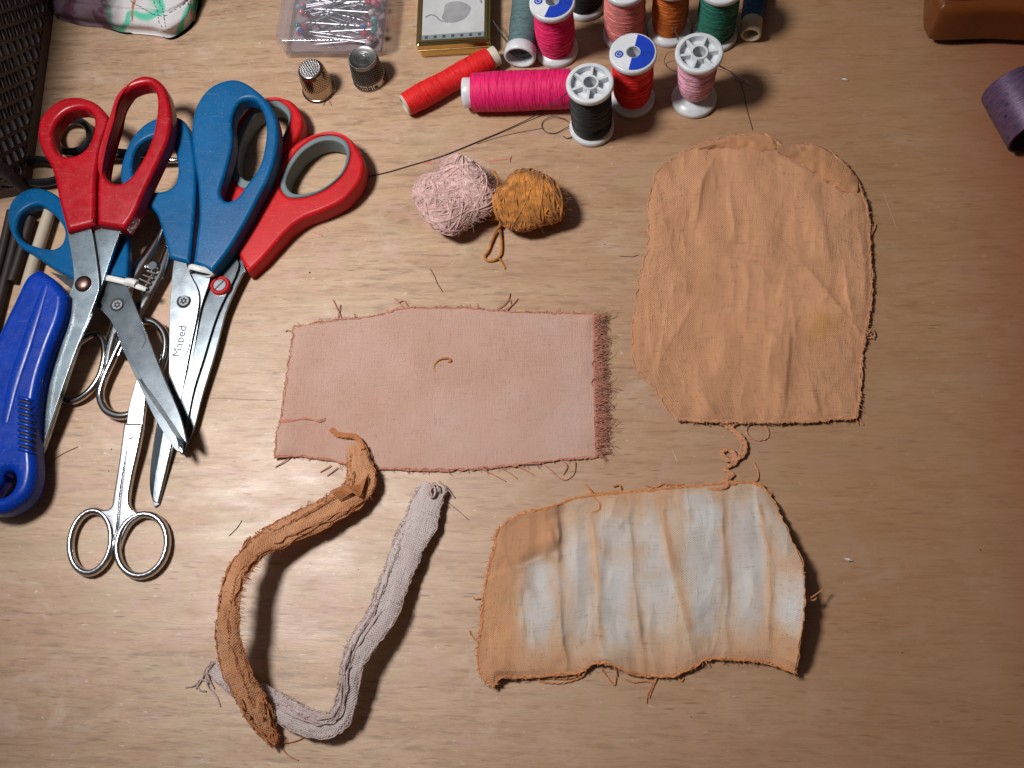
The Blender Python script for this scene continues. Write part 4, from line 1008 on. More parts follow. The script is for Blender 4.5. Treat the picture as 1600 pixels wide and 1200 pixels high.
thread('loose_thread', [(906,213,1.5),(894,214,1),(886,216,.6),(880,213,.4)], .24, M['blackth'], 'short dark thread end at the foot of the front black spool')
thread('loose_thread', [(1053,80,14),(1042,84,8),(1038,96,2),(1044,106,.5),(1056,112,.4)], .18, M['brownth'], 'thin curled thread just left of the pale pink spool')
thread('loose_thread', [(1157,128,.5),(1163,150,.4),(1168,175,.4),(1176,203,.4)], .17, M['brownth'], 'thin brown thread between the pale pink spool and the large peach cloth')
thread('loose_thread', [(672,420,.4),(678,430,.4),(684,444,.4),(692,456,.4)], .16, M['brownth'], 'short dark hair above the pink cloth below the yarn balls')
thread('loose_thread', [(378,813,.3),(370,825,.3),(358,837,.3)], .14, M['brownth'], 'short straight hair left of the orange strip')
thread('loose_thread', [(122,698,.3),(100,708,.3),(78,722,.3)], .15, M['brownth'], 'short thin hair beside the tip of the red handled scissors')
thread('loose_thread', [(505,165,.3),(512,155,.3),(518,165,.3)], .13, M['brownth'], 'tiny hair under the shiny thimble')
thread('loose_thread', [(700,785,.3),(716,798,.3),(732,812,.3)], .13, M['brownth'], 'fine hair right of the grey pink strip end')
thread('loose_thread', [(997,398,.3),(988,401,.3),(968,400,.3)], .13, M['brownth'], 'fine hair left of the large peach cloth')
thread('yarn_snippet', [(680,582,1.0),(679,572,1.2),(684,564,1.6),(692,560,2.),(701,560,2.2),(704,564,1.9),(700,566,1.2)], .55, fibre('ochre_snippet', (.42, .20, .07)), 'hook shaped ochre yarn snippet on the pink cloth', 'yarn')
for (x, y, s, m, l) in ((1326, 874, 1., 'lint', 'white fleck of lint right of the tie dyed cloth'), (1320, 124, .9, 'lint', 'bluish fleck of lint in the upper right')):
    mb = MB(); c = P(x, y, .5); tube(mb, catmull([c+(-1.7*s, .3, 0), c+(0, -.2, .3), c+(1.6*s, -.6, 0)], n=4), [.2, .7*s, .2], 6); solo('lint', mb, M[m], l, 'lint')
mb = MB()
for x, y, r in ((484,426,.5),(174,702,.35),(1532,859,.3),(170,736,.3),(945,382,.3),(300,930,.2),(1080,1120,.25),(1410,1020,.25),(560,890,.2)):
    c = P(x, y, .05); lathe(mb, [(r, 0), (r*.6, .25), (.01, .3)], 7, 0, tuple(c))
o = build('crumbs', mb, M['speck']); tag(o, 'tiny dark crumbs scattered over the wooden board', 'crumbs', kind='stuff')

# ------------------------------------------------------------------ top right corner things
amber = plastic('amber_plastic', (.15, .038, .006), .35, sss=.1)
at = thing('storage_tub', 'amber orange plastic tub on dark base in the top right corner', 'tub', P(1560, 20, 0))
at_b = MB(); at_out = [(1478,-60,1),(1474,-20),(1477,15),(1484,38),(1500,52),(1560,50),(1680,44),(1700,-60,1)]
build('base', slab([(1480,-60,1),(1477,15),(1485,44),(1502,59),(1560,57),(1680,50),(1700,-60,1)], [], 3, 1, z=3.0), M['dark'], at, wn=True)
build('body', slab([(1475,-66,1),(1474,10),(1481,38),(1500,53),(1560,50),(1680,44),(1700,-66,1)], [], 26, 5, z=29.2-20), amber, at, wn=True) if False else build('body', slab([(1466,-90,1),(1462,-20),(1466,2),(1482,14),(1560,12),(1690,6),(1700,-90,1)], [], 26, 5, z=29.0), amber, at, wn=True)
def purple():
    t = NT('purple_foil'); v = t.coord(scale=(200, 200, 1800)); n = t.noise(v, 1, 4)
    t.set(Base_Color=t.ramp(n, [(.3, (.06, .032, .07)), (.7, (.14, .08, .155))]), Roughness=.42, Metallic=.35); t.bump(n, .00015); return t.m
a0 = P(1580, 132, 14.5); b0 = P(1624, 208, 14.5); q = Vector(b0-a0).to_track_quat('Z', 'Y'); L = np.linalg.norm(b0-a0)
pr = thing('ribbon_ring', 'dark purple spotted ribbon roll lying open end forward at the right edge', 'ribbon roll', a0, quat=q)
mb = MB(); lathe(mb, [(13.4, 0), (14.4, .2), (14.6, 1), (14.7, L), (14.2, L+.2), (13.6, L), (13.4, 0)], 64); build('roll', mb, purple(), pr, local=True, ang=50)
mb = MB(); lathe(mb, [(13.5, .6), (.01, .6)], 48); build('end_disc', mb, M['dark'], pr, local=True)
mb = MB()
for k in range(26):
    a = k*2.4; z = 2 + (k*7.3 % (L-4)); c = np.array([14.72*math.cos(a), 14.72*math.sin(a), z]); n_ = np.array([math.cos(a), math.sin(a), 0]); s = np.array([-math.sin(a), math.cos(a), 0])
    qv = np.linspace(0, 2*np.pi, 10, endpoint=False); mb.add([c + n_*.06 + (s*math.cos(x)*1.1 + np.array([0, 0, .7])*math.sin(x)) for x in qv] + [c+n_*.1], [(10, i, (i+1) % 10) for i in range(10)])
build('dot_print', mb, plastic('navy_dots', (.015, .02, .07), .5), pr, local=True)

# ------------------------------------------------------------------ yarn balls
M['pinkyarn'] = fibre('dusty_pink_yarn', (.64, .43, .40), sc=400); M['ochreyarn'] = fibre('ochre_yarn', (.50, .20, .045), sc=250, var=.55)
cpk = P(712, 304, 11); mbp = yarn_ball('p', cpk, (18.2, 18.2, 10.5), None, 200, 5, 1.15, fuzz=1900, spread=1.2, ply=6, lump=.13, lr=(2., 6.))
yp = solo('yarn_ball', mbp, M['pinkyarn'], 'fluffy dusty pink ball of yarn', 'yarn ball', 'two small balls of yarn')
coc = P(827, 313, 11); mbo = yarn_ball('o', coc, (17.8, 15.2, 10.5), None, 210, 6, .42, tilt=(1., .16, .15), spread=.24, fuzz=350, lump=.08, lr=(3., 9.))
yo = solo('yarn_ball', mbo, M['ochreyarn'], 'ochre yellow ball of wound yarn with a tail loop', 'yarn ball', 'two small balls of yarn'); OFF[yo.name] = np.array(yo.location)*1000
mb = MB()
def twist(mb, pts, r, turns=30, strands=2, wob=0.):
    L = pxline(pts, n=14); T, S, U = frames(L); a = np.linspace(0, turns*2*np.pi, len(L))
    for k in range(strands):
        p = a + k*2*np.pi/strands; tube(mb, L + r*.6*(np.cos(p)[:, None]*S + np.sin(p)[:, None]*U), r*.68, 5)
twist(mb, [(768,318,10),(756,326,6),(753,336,4),(762,343,3),(778,342,6),(782,350,4),(775,362,2),(768,378,1.5),(763,392,1.3),(757,401,1.1),(762,407,1.1),(776,405,1.1),(783,395,1.2),(783,375,1.6),(781,355,2),(783,345,3)], .55, 15, 4)
tube(mb, pxline([(780,404,.8),(784,410,.7),(789,420,.5)]), .5, 5)
twist(mb, [(772,268,14),(778,282,12),(773,300,10),(758,306,8),(752,318,6),(757,330,4)], .6, 12)
build('tail', mb, M['ochreyarn'], yo)

# ------------------------------------------------------------------ cloth
def fringe(mb, line, n, lmin, lmax, r, outward, seed, z=None, jit=.6, curl=1., up=.6):
    """loose thread ends along an edge; line = world points; outward = 2D unit vector or None (uses the normal)"""
    rs = np.random.RandomState(seed); s = np.r_[0, np.cumsum(np.linalg.norm(np.diff(line, axis=0), axis=1))]
    for k in range(n):
        d = rs.uniform(0, s[-1]); p = np.array([np.interp(d, s, line[:, i]) for i in range(3)])
        i = min(len(line)-2, np.searchsorted(s, d)); 
        i = max(1, i); tg = line[i]-line[i-1]; nn = np.array([tg[1], -tg[0], 0]); nn /= np.linalg.norm(nn)+1e-9
        if outward is not None and np.dot(nn[:2], outward) < 0: nn = -nn
        L = rs.uniform(lmin, lmax)*(1 if rs.rand() < .85 else 1.5)
        tt = tg/np.linalg.norm(tg); a = rs.randn()*jit
        d1 = nn*math.cos(a) + tt*math.sin(a); d2 = nn*math.cos(a+rs.randn()*curl*.6) + tt*math.sin(a+rs.randn()*curl*.6)
        q = np.array([p - nn*.6, p + d1*L*.35 + (0, 0, rs.uniform(0, up)), p + d1*L*.6 + d2*L*.2 + (0, 0, rs.uniform(0, up)), p + d1*L*.6 + d2*L*.5])
        q[:, 2] = np.maximum(q[:, 2], .2); q[-1, 2] = max(.2, min(q[-1, 2], p[2]*.7))
        tube(mb, catmull(q, False, 3), [r, r, r*.6], 4, caps=False)
def edge_world(G, Z, side):
    W = Pv(G, Z); return {'t': W[0], 'b': W[-1], 'l': W[:, 0], 'r': W[:, -1]}[side]
def selvedge(mb, line, r=.4, seed=0, n=3):
    rs = np.random.RandomState(seed); nz = vnoise(seed)
    for k in range(n):
        s = np.arange(len(line)); off = np.stack([nz(s*.21+k*9, s*0+k), nz(s*.23+k*9, s*0+k+5), .35*nz(s*.3, s*0+k+9)+.0], 1)*1.5
        L = line + off; L[:, 2] = np.maximum(L[:, 2], .3); tube(mb, L, r*(.6+.4*rs.rand()), 5)

# --- pink cloth
nu, nv = 240, 130
G = coons([(460,510),(520,501),(560,497),(600,490),(632,482),(680,481),(730,481),(780,486),(850,489),(928,491)],
          [(428,713),(470,713),(505,717),(535,724),(565,731),(620,733),(700,734),(760,731),(820,725),(870,719),(932,713)],
          [(460,510),(452,560),(445,610),(439,655),(433,672),(428,713)], [(928,491),(929,560),(930,640),(932,713)], nu, nv)
n1, n2 = vnoise(11), vnoise(12)
X, Y = G[..., 0], G[..., 1]
Z = .8 + .8*(n1(X/95, Y/95)+.5) + .35*n2(X/28, Y/28) + 2.2*np.exp(-((X-925)/26)**2-((Y-497)/20)**2) + 1.8*np.exp(-((X-432)/22)**2-((Y-708)/22)**2) + segs(G, [(640,490,655,720,30,.8),(800,500,820,720,34,.7),(905,540,915,600,14,.8),(470,520,450,690,18,.6),(560,500,566,560,10,.5)])
ed = np.minimum(np.minimum(np.arange(nu), np.arange(nu)[::-1])[None, :], np.minimum(np.arange(nv), np.arange(nv)[::-1])[:, None]); Z = .55 + (Z-.55)*np.clip(.7+ed/20., 0, 1)
mb, uv, W = sheet(G, Z, .4)
M['pinkcloth'] = cloth('dusty_pink_linen', ((.54, .315, .235), (.585, .365, .29), (.61, .41, .345)), period=.85, blot=22, contrast=.62)
pkc = solo('cloth_piece', mb, M['pinkcloth'], 'flat dusty pink rectangular linen piece with a frayed fringe on its right side', 'cloth', 'dyed cloth samples', uvs=uv, ang=180); OFF[pkc.name] = np.array(pkc.location)*1000
M['rustth'] = fibre('rust_pink_thread', (.50, .22, .15)); M['peachth'] = fibre('peach_thread_ends', (.56, .27, .14)); M['orangeth'] = fibre('orange_thread_ends', (.58, .25, .10)); M['greyth'] = fibre('grey_pink_ends', (.50, .38, .35))
mb = MB(); 
for s_, o_, n_, a_, b_ in (('t', (0, 1), 70, .6, 2.2), ('b', (0, -1), 60, .6, 2.4), ('l', (-1, 0), 30, .3, 1.), ('r', (1, 0), 520, 2.6, 7.6)):
    L = edge_world(G, Z, s_).copy(); fringe(mb, L, n_, a_, b_, .13 if s_ != 'r' else .135, np.array(o_), ord(s_), jit=.5 if s_ != 'r' else .35, up=.6 if s_ != 'r' else 2.0)
    selvedge(mb, L, .42, ord(s_), 2 if s_ != 'b' else 3)
for pts in ([(534,499,1),(528,485,1),(520,468,.8)], [(527,499,1),(530,486,1),(532,476,.6)], [(632,482,1),(624,474,1),(616,466,.5)], [(640,482,1),(630,470,1.),(622,474,.5)], [(772,485,1),(785,478,1),(794,468,1),(797,458,.6)], [(776,485,1),(792,482,1),(805,472,.6),(809,466,.4)], [(797,468,.6),(798,478,.8),(790,486,1)],
            [(452,716,1),(441,723,1),(430,730,.4)], [(517,727,1),(508,733,.8),(500,738,.4)], [(528,730,1),(520,737,.7),(511,744,.4)], [(750,731,1),(770,741,.7),(790,752,.4)], [(778,729,1),(795,738,.7),(808,748,.4)], [(806,727,1),(822,735,.7),(834,742,.4)], [(845,722,1),(860,734,1),(872,745,.5),(884,750,.4),(897,740,.4),(899,722,.8)], [(876,718,1),(886,728,.8),(880,742,.4)], [(584,734,1),(596,730,1)],
            [(456,519,.8),(450,516,.8),(446,518,.5)], [(930,560,1),(942,570,1),(952,580,.6)], [(930,600,1),(944,610,.8),(954,612,.5)], [(930,575,1.5),(936,568,2),(930,562,2),(925,570,1.8),(933,582,1.4)], [(929,610,1.5),(935,600,1.8),(931,590,2),(924,598,1.6),(932,612,1.2)]):
    tube(mb, pxline(pts), .26, 5)
build('frayed_threads', mb, M['rustth'], pkc)
mb = MB(); 
for k in range(5): tube(mb, pxline([(436, 657+k*.8, 1.2),(455, 655+k, 1.7),(478, 655-k*.7, 1.9),(498, 656+k*.8, 1.9),(508, 655+k*.9-2, 1.6)]), .3, 5)
build('torn_slit', mb, M['rustth'], pkc)

# --- large peach cloth
nu, nv = 240, 280
G = coons([(1040,257),(1066,238),(1096,226),(1130,215),(1165,211),(1200,212),(1222,228),(1245,229),(1272,226),(1300,240),(1322,258),(1338,280)],
          [(1058,655),(1100,658),(1160,659),(1220,659),(1280,657),(1338,652)],
          [(1040,257),(1030,266),(1020,288),(1014,320),(1014,360),(1011,395),(1000,430),(993,470),(989,515),(989,562),(1005,590),(1025,612),(1040,635),(1058,655)],
          [(1338,280),(1350,310),(1357,345),(1358,390),(1362,440),(1358,490),(1350,530),(1346,570),(1344,610),(1338,652)], nu, nv)
X, Y = G[..., 0], G[..., 1]; n1, n2, n3 = vnoise(21), vnoise(22), vnoise(23)
Z = 1.2 + 2.2*(n1(X/75, Y/150)+.5) + 1.0*n2(X/34, Y/80) + .2*n3(X/11, Y/16)
Z += 1.05*crinkle(X, Y, 54, 90, 201)*(.5+1.0*(n2(X/90, Y/90)+.5)) + .42*crinkle(X, Y, 24, 30, 205)
Z += 1.15*segs(G, [(1238,390,1335,500,13,2.2,1),(1225,440,1190,640,12,2.0,-1),(1240,480,1226,640,10,1.6,1),(1100,270,1088,340,10,1.6,1),(1075,320,1120,240,9,1.3),(1135,280,1150,380,9,1.3,-1),(1030,300,1045,380,12,1.4,1),(1040,560,1090,460,10,1.0),(1045,470,1030,600,9,1.3,-1),
     (1290,330,1300,420,14,1.6,1),(1318,420,1344,520,9,1.8,-1),(1270,600,1285,650,9,1.4,1),(1090,600,1130,650,10,1.2),(1180,300,1200,400,16,1.0),(1200,240,1340,300,9,2.0,1),(1100,236,1210,233,7,1.8,1),(1130,500,1140,600,16,.9),(1010,440,1022,560,14,1.8,-1),(1160,420,1210,330,12,.8),(1345,330,1354,480,10,2.2)])
ed = np.minimum(np.minimum(np.arange(nu), np.arange(nu)[::-1])[None, :], np.minimum(np.arange(nv), np.arange(nv)[::-1])[:, None]); Z = .8 + (Z-.8)*np.clip(.78+ed/30., 0, 1)
c1 = np.array([.75, .38, .205]); k = (n1(X/40, Y/55)*.12 + 1)[..., None]; col = c1*k
st = np.exp(-(((X-1283)/20)**2 + ((Y-510)/26)**2)*1.) * np.clip(.9+2*n3(X/16, Y/12), 0, 1); col = col*(1-.6*st[..., None]) + np.array([.62, .29, .06])*.6*st[..., None]
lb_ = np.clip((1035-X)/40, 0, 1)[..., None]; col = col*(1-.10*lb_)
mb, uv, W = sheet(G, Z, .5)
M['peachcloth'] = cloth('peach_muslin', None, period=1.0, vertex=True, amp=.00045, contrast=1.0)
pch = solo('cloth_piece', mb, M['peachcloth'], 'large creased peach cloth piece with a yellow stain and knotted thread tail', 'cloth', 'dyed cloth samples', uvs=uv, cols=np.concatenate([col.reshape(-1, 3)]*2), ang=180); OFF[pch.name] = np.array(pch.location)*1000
mb = MB()
for s_, o_, n_, a_, b_ in (('t', (0, 1), 60, .4, 1.2), ('b', (0, -1), 130, .5, 1.6), ('l', (-1, 0), 20, .2, .5), ('r', (1, 0), 110, .5, 1.8)):
    L = edge_world(G, Z, s_).copy(); fringe(mb, L, n_, a_, b_, .15, np.array(o_), ord(s_)+3, jit=.6); selvedge(mb, L, .45, ord(s_)+3, 1 if s_ == 'l' else 3)
for pts in ([(1098,652,1.6),(1108,645,2),(1112,634,2.4),(1104,627,2.6),(1096,630,2.4)], [(1340,650,1),(1345,658,.6),(1349,664,.4)], [(1336,652,1),(1342,664,.4)], [(1172,660,1),(1166,672,.6),(1172,684,.5),(1186,688,.5),(1199,684,.5),(1200,672,.6),(1192,660,1)], [(1214,659,1),(1222,666,.6),(1222,655,1.)], [(1358,345,1.5),(1364,356,1.5),(1358,370,1.5)], [(1360,370,1),(1366,358,1),(1368,350,.8)], [(1354,388,1),(1362,380,1),(1358,368,1)], [(1356,356,1),(1352,340,1),(1350,330,1)],
            [(1342,519,2),(1352,516,2.5),(1364,518,2),(1366,525,1.5),(1356,528,1.5),(1346,526,2)], [(1346,514,2),(1356,520,3),(1362,514,2),(1368,522,1.)], [(1350,530,1),(1358,522,2),(1366,530,1)]):
    twist(mb, pts, .32, 6)
build('frayed_threads', mb, M['peachth'], pch)
mb = MB()
for k in range(4):
    o_ = [(-3, 0), (2, 1), (0, -2), (4, 2)][k]
    twist(mb, [(1120+k*12,660,1.2),(1140+o_[0],668,1.5),(1154+o_[0],680,2),(1162+o_[0],695,2),(1158+o_[0],712,2),(1140+o_[0],720,1.6),(1128+o_[1],708,1.4),(1138+o_[0],702,1.8),(1148+o_[1],712,2),(1146+o_[0],724,1.6),(1134+o_[1],732,1.4),(1142+o_[0],742,1.2),(1133+o_[1],752,1.4),(1138+o_[1],764,1.5)], .5, 14)
build('knotted_tail', mb, M['peachth'], pch)
# folded-over hem along the top and at the top right
def flap(pts_out, pts_in, z0, z1, n, parent, mat, nm, seed):
    G2 = coons(pts_out, pts_in, [pts_out[0], tuple(np.mean([pts_out[0], pts_in[0]], 0)), pts_in[0]], [pts_out[-1], tuple(np.mean([pts_out[-1], pts_in[-1]], 0)), pts_in[-1]], n, 14)
    nz = vnoise(seed); v = np.linspace(0, 1, 14)[:, None]; Z2 = z0 + (z1-z0)*np.sin(v*np.pi*.9) + 1.2*nz(G2[..., 0]/10, G2[..., 1]/8) 
    m_, uv2, _ = sheet(G2, Z2, .4); V2 = len(m_.v[0]); cc = np.tile(np.array([[.68, .33, .155]]), (V2, 1))
    fm = MB(); fringe(fm, Pv(G2[-2:-1], Z2[-2:-1])[0], 34, .4, 1.3, .13, None, seed, jit=.9); selvedge(fm, Pv(G2[-2:-1], Z2[-2:-1])[0], .3, seed, 2)
    o_ = build(nm, m_, mat, parent, uvs=uv2, cols=cc, ang=180); build('frayed_edge', fm, M['peachth'], o_); return o_
flap([(1092,228),(1130,216),(1165,211),(1202,212),(1214,226)], [(1092,234),(1130,230),(1165,234),(1192,236),(1212,235)], 2.5, 4.2, 50, pch, M['peachcloth'], 'folded_hem', 31)
flap([(1212,226),(1245,228),(1272,224),(1302,240),(1324,258),(1342,282)], [(1216,240),(1240,252),(1262,268),(1290,284),(1312,298),(1340,306)], 2.5, 4.6, 60, pch, M['peachcloth'], 'folded_corner', 32)

# --- tie dyed cloth
nu, nv = 300, 190
G = coons([(798,811),(822,800),(850,796),(875,788),(900,779),(950,772),(1000,767),(1060,762),(1110,758),(1150,754),(1185,757),(1205,775)],
          [(772,1073),(782,1058),(810,1058),(860,1055),(905,1050),(930,1036),(960,1040),(1000,1054),(1050,1055),(1085,1040),(1110,1030),(1150,1030),(1195,1034),(1242,1050)],
          [(798,811),(778,832),(770,865),(762,900),(756,935),(752,975),(748,1020),(750,1050),(772,1073)],
          [(1205,775),(1222,810),(1240,850),(1255,885),(1258,930),(1254,985),(1248,1020),(1242,1050)], nu, nv)
X, Y = G[..., 0], G[..., 1]; n1, n2, n3, n4 = vnoise(41), vnoise(42), vnoise(43), vnoise(44)
# ridges of the old pleats
Z = 1.6 + 1.6*(n1(X/60, Y/90)+.5) + 1.0*n2(X/30, Y/54) + .2*n3(X/12, Y/15)
rid = [(872,800,872,880,8,3.2,1),(872,880,884,1040,7,2.0,1),(924,800,930,900,8,2.2,-1),(930,900,944,1030,8,2.6,-1),(978,800,996,910,8,2.0,1),(996,910,1010,1040,8,2.6,1),(1034,790,1062,930,8,2.4,-1),(1062,930,1086,1030,8,2.2,-1),(1130,770,1136,900,8,2.2,1),(1136,900,1140,1020,8,2.0,1),(1186,770,1200,860,8,3.,-1),(1200,860,1206,1010,8,3.0,-1),(818,900,816,1010,9,1.6,1),(840,850,870,840,16,2.6),(780,900,866,862,12,2.2,1),(960,830,978,805,9,1.4),(900,980,880,1000,12,1.6),(1090,960,1110,920,10,1.2)]
Z += .7*crinkle(X, Y, 40, 70, 211) + .3*crinkle(X, Y, 20, 26, 215)
Z += .8*segs(G, rid)
Z += 10.5*np.clip((X-1205)/50, 0, 1)**1.4*np.exp(-((Y-975)/110)**2) + 4.*np.clip((X-1190)/40, 0, 1)*np.exp(-((Y-830)/60)**2)
Z += 3.*np.exp(-((X-940)/40)**2)*np.clip((Y-1005)/40, 0, 1) + 3.5*np.exp(-((X-772)/26)**2 - ((Y-1055)/26)**2)
ed = np.minimum(np.minimum(np.arange(nu), np.arange(nu)[::-1]+9)[None, :], np.minimum(np.arange(nv), np.arange(nv)[::-1])[:, None]); Z = .8 + (Z-.8)*np.clip(.7+ed/30., 0, 1)
sgm = lambda q: 1/(1+np.exp(-np.clip(q, -30, 30)))
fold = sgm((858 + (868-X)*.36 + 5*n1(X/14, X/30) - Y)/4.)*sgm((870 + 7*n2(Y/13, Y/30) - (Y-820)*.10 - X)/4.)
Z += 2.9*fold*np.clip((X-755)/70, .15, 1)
Xw = X + 16*n2(X/22, Y/26) + 9*n3(X/9, Y/9); Yw = Y + 26*n4(X/20, Y/30) + 12*n3(X/8+9, Y/8)
def blobf(x0, x1, y0, y1, sx=9, sy=16): 
    sg = lambda q: 1/(1+np.exp(-q)); return sg((Xw-x0)/sx)*sg((x1-Xw)/sx)*sg((Yw-y0)/sy)*sg((y1-Yw)/sy)
wh = np.zeros_like(X)
for b in ((822,862,880,1005,5,8,1),(876,926,815,990,8,14,.85),(880,912,830,860,8,12,.6),(938,990,805,1010,8,14,.95),(1000,1056,800,985,9,16,.95),(995,1030,800,850,8,14,.7),(1072,1128,775,985,7,12,1),(1140,1196,785,975,9,14,1),(1206,1256,800,860,8,12,.6),(1210,1262,905,972,8,10,1),(1136,1180,760,850,10,14,.45),(1030,1130,985,1010,14,14,.4)):
    wh = np.maximum(wh, blobf(*b[:6])*b[6])
for (x0, y0, x1, y1, wd, am) in ((922,800,932,900,6,.8),(932,900,942,1010,4,.7),(1030,780,1050,870,11,.95),(1050,870,1080,980,6,.8),(1132,770,1134,860,5,.6),(1134,860,1146,960,7,.6),(1188,790,1202,860,5,.9),(1202,860,1206,1000,6,.8),(872,850,880,900,5,.5),(965,860,1000,860,14,.35),(940,850,960,880,10,.35),(884,900,896,1000,10,.5),(1010,900,1060,890,10,.3)):
    a = np.array([x0, y0]); b = np.array([x1, y1]); d = b-a; Gw = np.stack([X+4*n2(X/15, Y/15), Y], -1); t_ = np.clip(((Gw-a)@d)/np.dot(d, d), 0, 1); r_ = np.linalg.norm(Gw-(a+t_[..., None]*d), axis=-1)
    wh *= 1 - am*np.exp(-(r_/wd)**2)
wh *= 1 - .75*np.exp(-(((X-855)/34)**2 + ((Y-835)/34)**2))
wh = np.clip(wh*(.9+.35*n1(X/30, Y/30)), 0, 1)
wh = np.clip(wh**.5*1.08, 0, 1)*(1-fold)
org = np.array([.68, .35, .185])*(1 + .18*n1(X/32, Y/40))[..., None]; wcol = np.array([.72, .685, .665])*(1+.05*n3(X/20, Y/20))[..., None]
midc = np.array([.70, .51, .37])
w3 = wh[..., None]; org = org*(1-.12*fold[..., None]); col = np.where(w3 < .5, org*(1-2*w3) + midc*2*w3, midc*(2-2*w3) + wcol*(2*w3-1))  # fold's shadow painted in as slightly darker orange
mb, uv, W = sheet(G, Z, .5)
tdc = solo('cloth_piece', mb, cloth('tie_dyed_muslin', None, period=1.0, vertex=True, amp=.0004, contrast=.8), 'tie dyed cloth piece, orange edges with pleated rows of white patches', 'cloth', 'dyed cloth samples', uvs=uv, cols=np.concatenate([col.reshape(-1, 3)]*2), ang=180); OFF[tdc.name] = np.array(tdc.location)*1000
mb = MB()
for s_, o_, n_, a_, b_ in (('t', (0, 1), 90, .5, 1.6), ('b', (0, -1), 130, .5, 1.8), ('l', (-1, 0), 120, .5, 2.4), ('r', (1, 0), 10, .3, .6)):
    L = edge_world(G, Z, s_).copy(); fringe(mb, L, n_, a_, b_, .15, np.array(o_), ord(s_)+7, jit=.8); selvedge(mb, L, .42, ord(s_)+7, 1 if s_ == 'r' else 4)
for pts in ([(920,765,1),(926,776,2),(936,786,2.5),(936,796,2.6),(924,801,2.6),(908,800,2.6)], [(914,757,.8),(924,768,1.5),(930,780,2)], [(958,760,1),(968,758,1),(970,766,1.5)], [(1178,722,.5),(1184,735,.4),(1184,748,.8),(1176,756,1.5)], [(1008,758,.5),(1024,762,.6),(1036,756,.5),(1052,758,.5),(1068,757,.8)],
            [(832,1058,.5),(850,1066,.5),(880,1067,.5),(908,1058,1),(914,1050,1.5)], [(826,1056,.5),(856,1060,.6),(890,1060,.6),(914,1052,1)], [(940,1046,1),(950,1060,.6),(960,1070,.5),(962,1058,.8)], [(936,1032,3.5),(950,1032,4),(960,1042,2),(964,1056,1)], [(976,1060,1),(990,1066,.5),(1010,1064,.6),(1024,1068,.5)], [(1026,1060,.8),(1020,1074,.5),(1014,1090,.4)], [(1020,1068,.8),(1012,1086,.4),(1010,1098,.4)], [(1055,1052,1),(1064,1064,.5),(1068,1060,.6)],
            [(750,935,1),(742,936,.6),(740,934,.4)], [(752,1012,1),(744,1002,.6),(736,992,.4),(734,986,.4)], [(1256,938,8),(1270,932,8.5),(1280,925,7),(1288,920,6)], [(1258,936,8),(1270,938,8),(1276,934,7)]):
    twist(mb, pts, .32, 6)
build('frayed_threads', mb, M['orangeth'], tdc)
mb = MB()
for k in range(3): twist(mb, [(1106+k*3,764,2.4),(1122,766-k,3),(1134,760+k,3.4),(1140,752+k*2,2.6),(1150-k,757,2.6)], .5, 8)
build('edge_knot', mb, M['orangeth'], tdc)

# ------------------------------------------------------------------ folded strips
def ribbon(mb, uvs, W, S, wd, u0, u1, base, seed, i0, i1, amp=1., arch=1.):
    """one loose layer of cloth riding on the strip between widths u0..u1; ragged long edges"""
    nu_ = 14; n1, n2 = vnoise(seed), vnoise(seed+1); s = np.r_[0, np.cumsum(np.linalg.norm(np.diff(W, axis=0), axis=1))]
    V = []; UV = []
    for i in range(i0, i1):
        e = min(1., (i-i0)/10., (i1-1-i)/10.)
        a = u0 + .22*n1(s[i]/9, 3.) + .08*n2(s[i]/1.6, 8.); b = u1 + .22*n1(s[i]/8, 13.) + .08*n2(s[i]/1.4, 18.)
        u = np.linspace(a, b, nu_); x = u*wd[i]*.5
        cr_ = (1-np.abs(2*n1(u*1.6+5, np.full(nu_, s[i]/9.)))*2)*.9 + .5*(1-np.abs(2*n2(u*3.2, np.full(nu_, s[i]/4.+u*2)))*2)
        z = base*(.25+.75*e)*np.sqrt(np.clip(1.05-np.clip(u, -1, 1)**2*arch, .05, 1)) + amp*cr_*.42
        P_ = W[i] + x[:, None]*S[i]; P_[:, 2] += z; V.append(P_); UV.append(np.stack([x, np.full(nu_, s[i])], 1))
    V = np.array(V); UV = np.array(UV); V[..., 2] = np.maximum(V[..., 2], .25); n = V.shape[0]
    lo = V.copy(); lo[..., 2] -= .35; tot = n*nu_
    f = grid_faces(nu_, n) + grid_faces(nu_, n, tot, True)
    bd = [i for i in range(nu_)] + [j*nu_+nu_-1 for j in range(1, n)] + [(n-1)*nu_+i for i in range(nu_-2, -1, -1)] + [j*nu_ for j in range(n-2, 0, -1)]
    for i in range(len(bd)): p_, q_ = bd[i], bd[(i+1) % len(bd)]; f.append((p_, q_, q_+tot, p_+tot))
    mb.add(np.concatenate([V.reshape(-1, 3), lo.reshape(-1, 3)]), f); uvs.append(UV.reshape(-1, 2)); uvs.append(UV.reshape(-1, 2))
    return V[:, 0], V[:, -1]
EDGES = {}
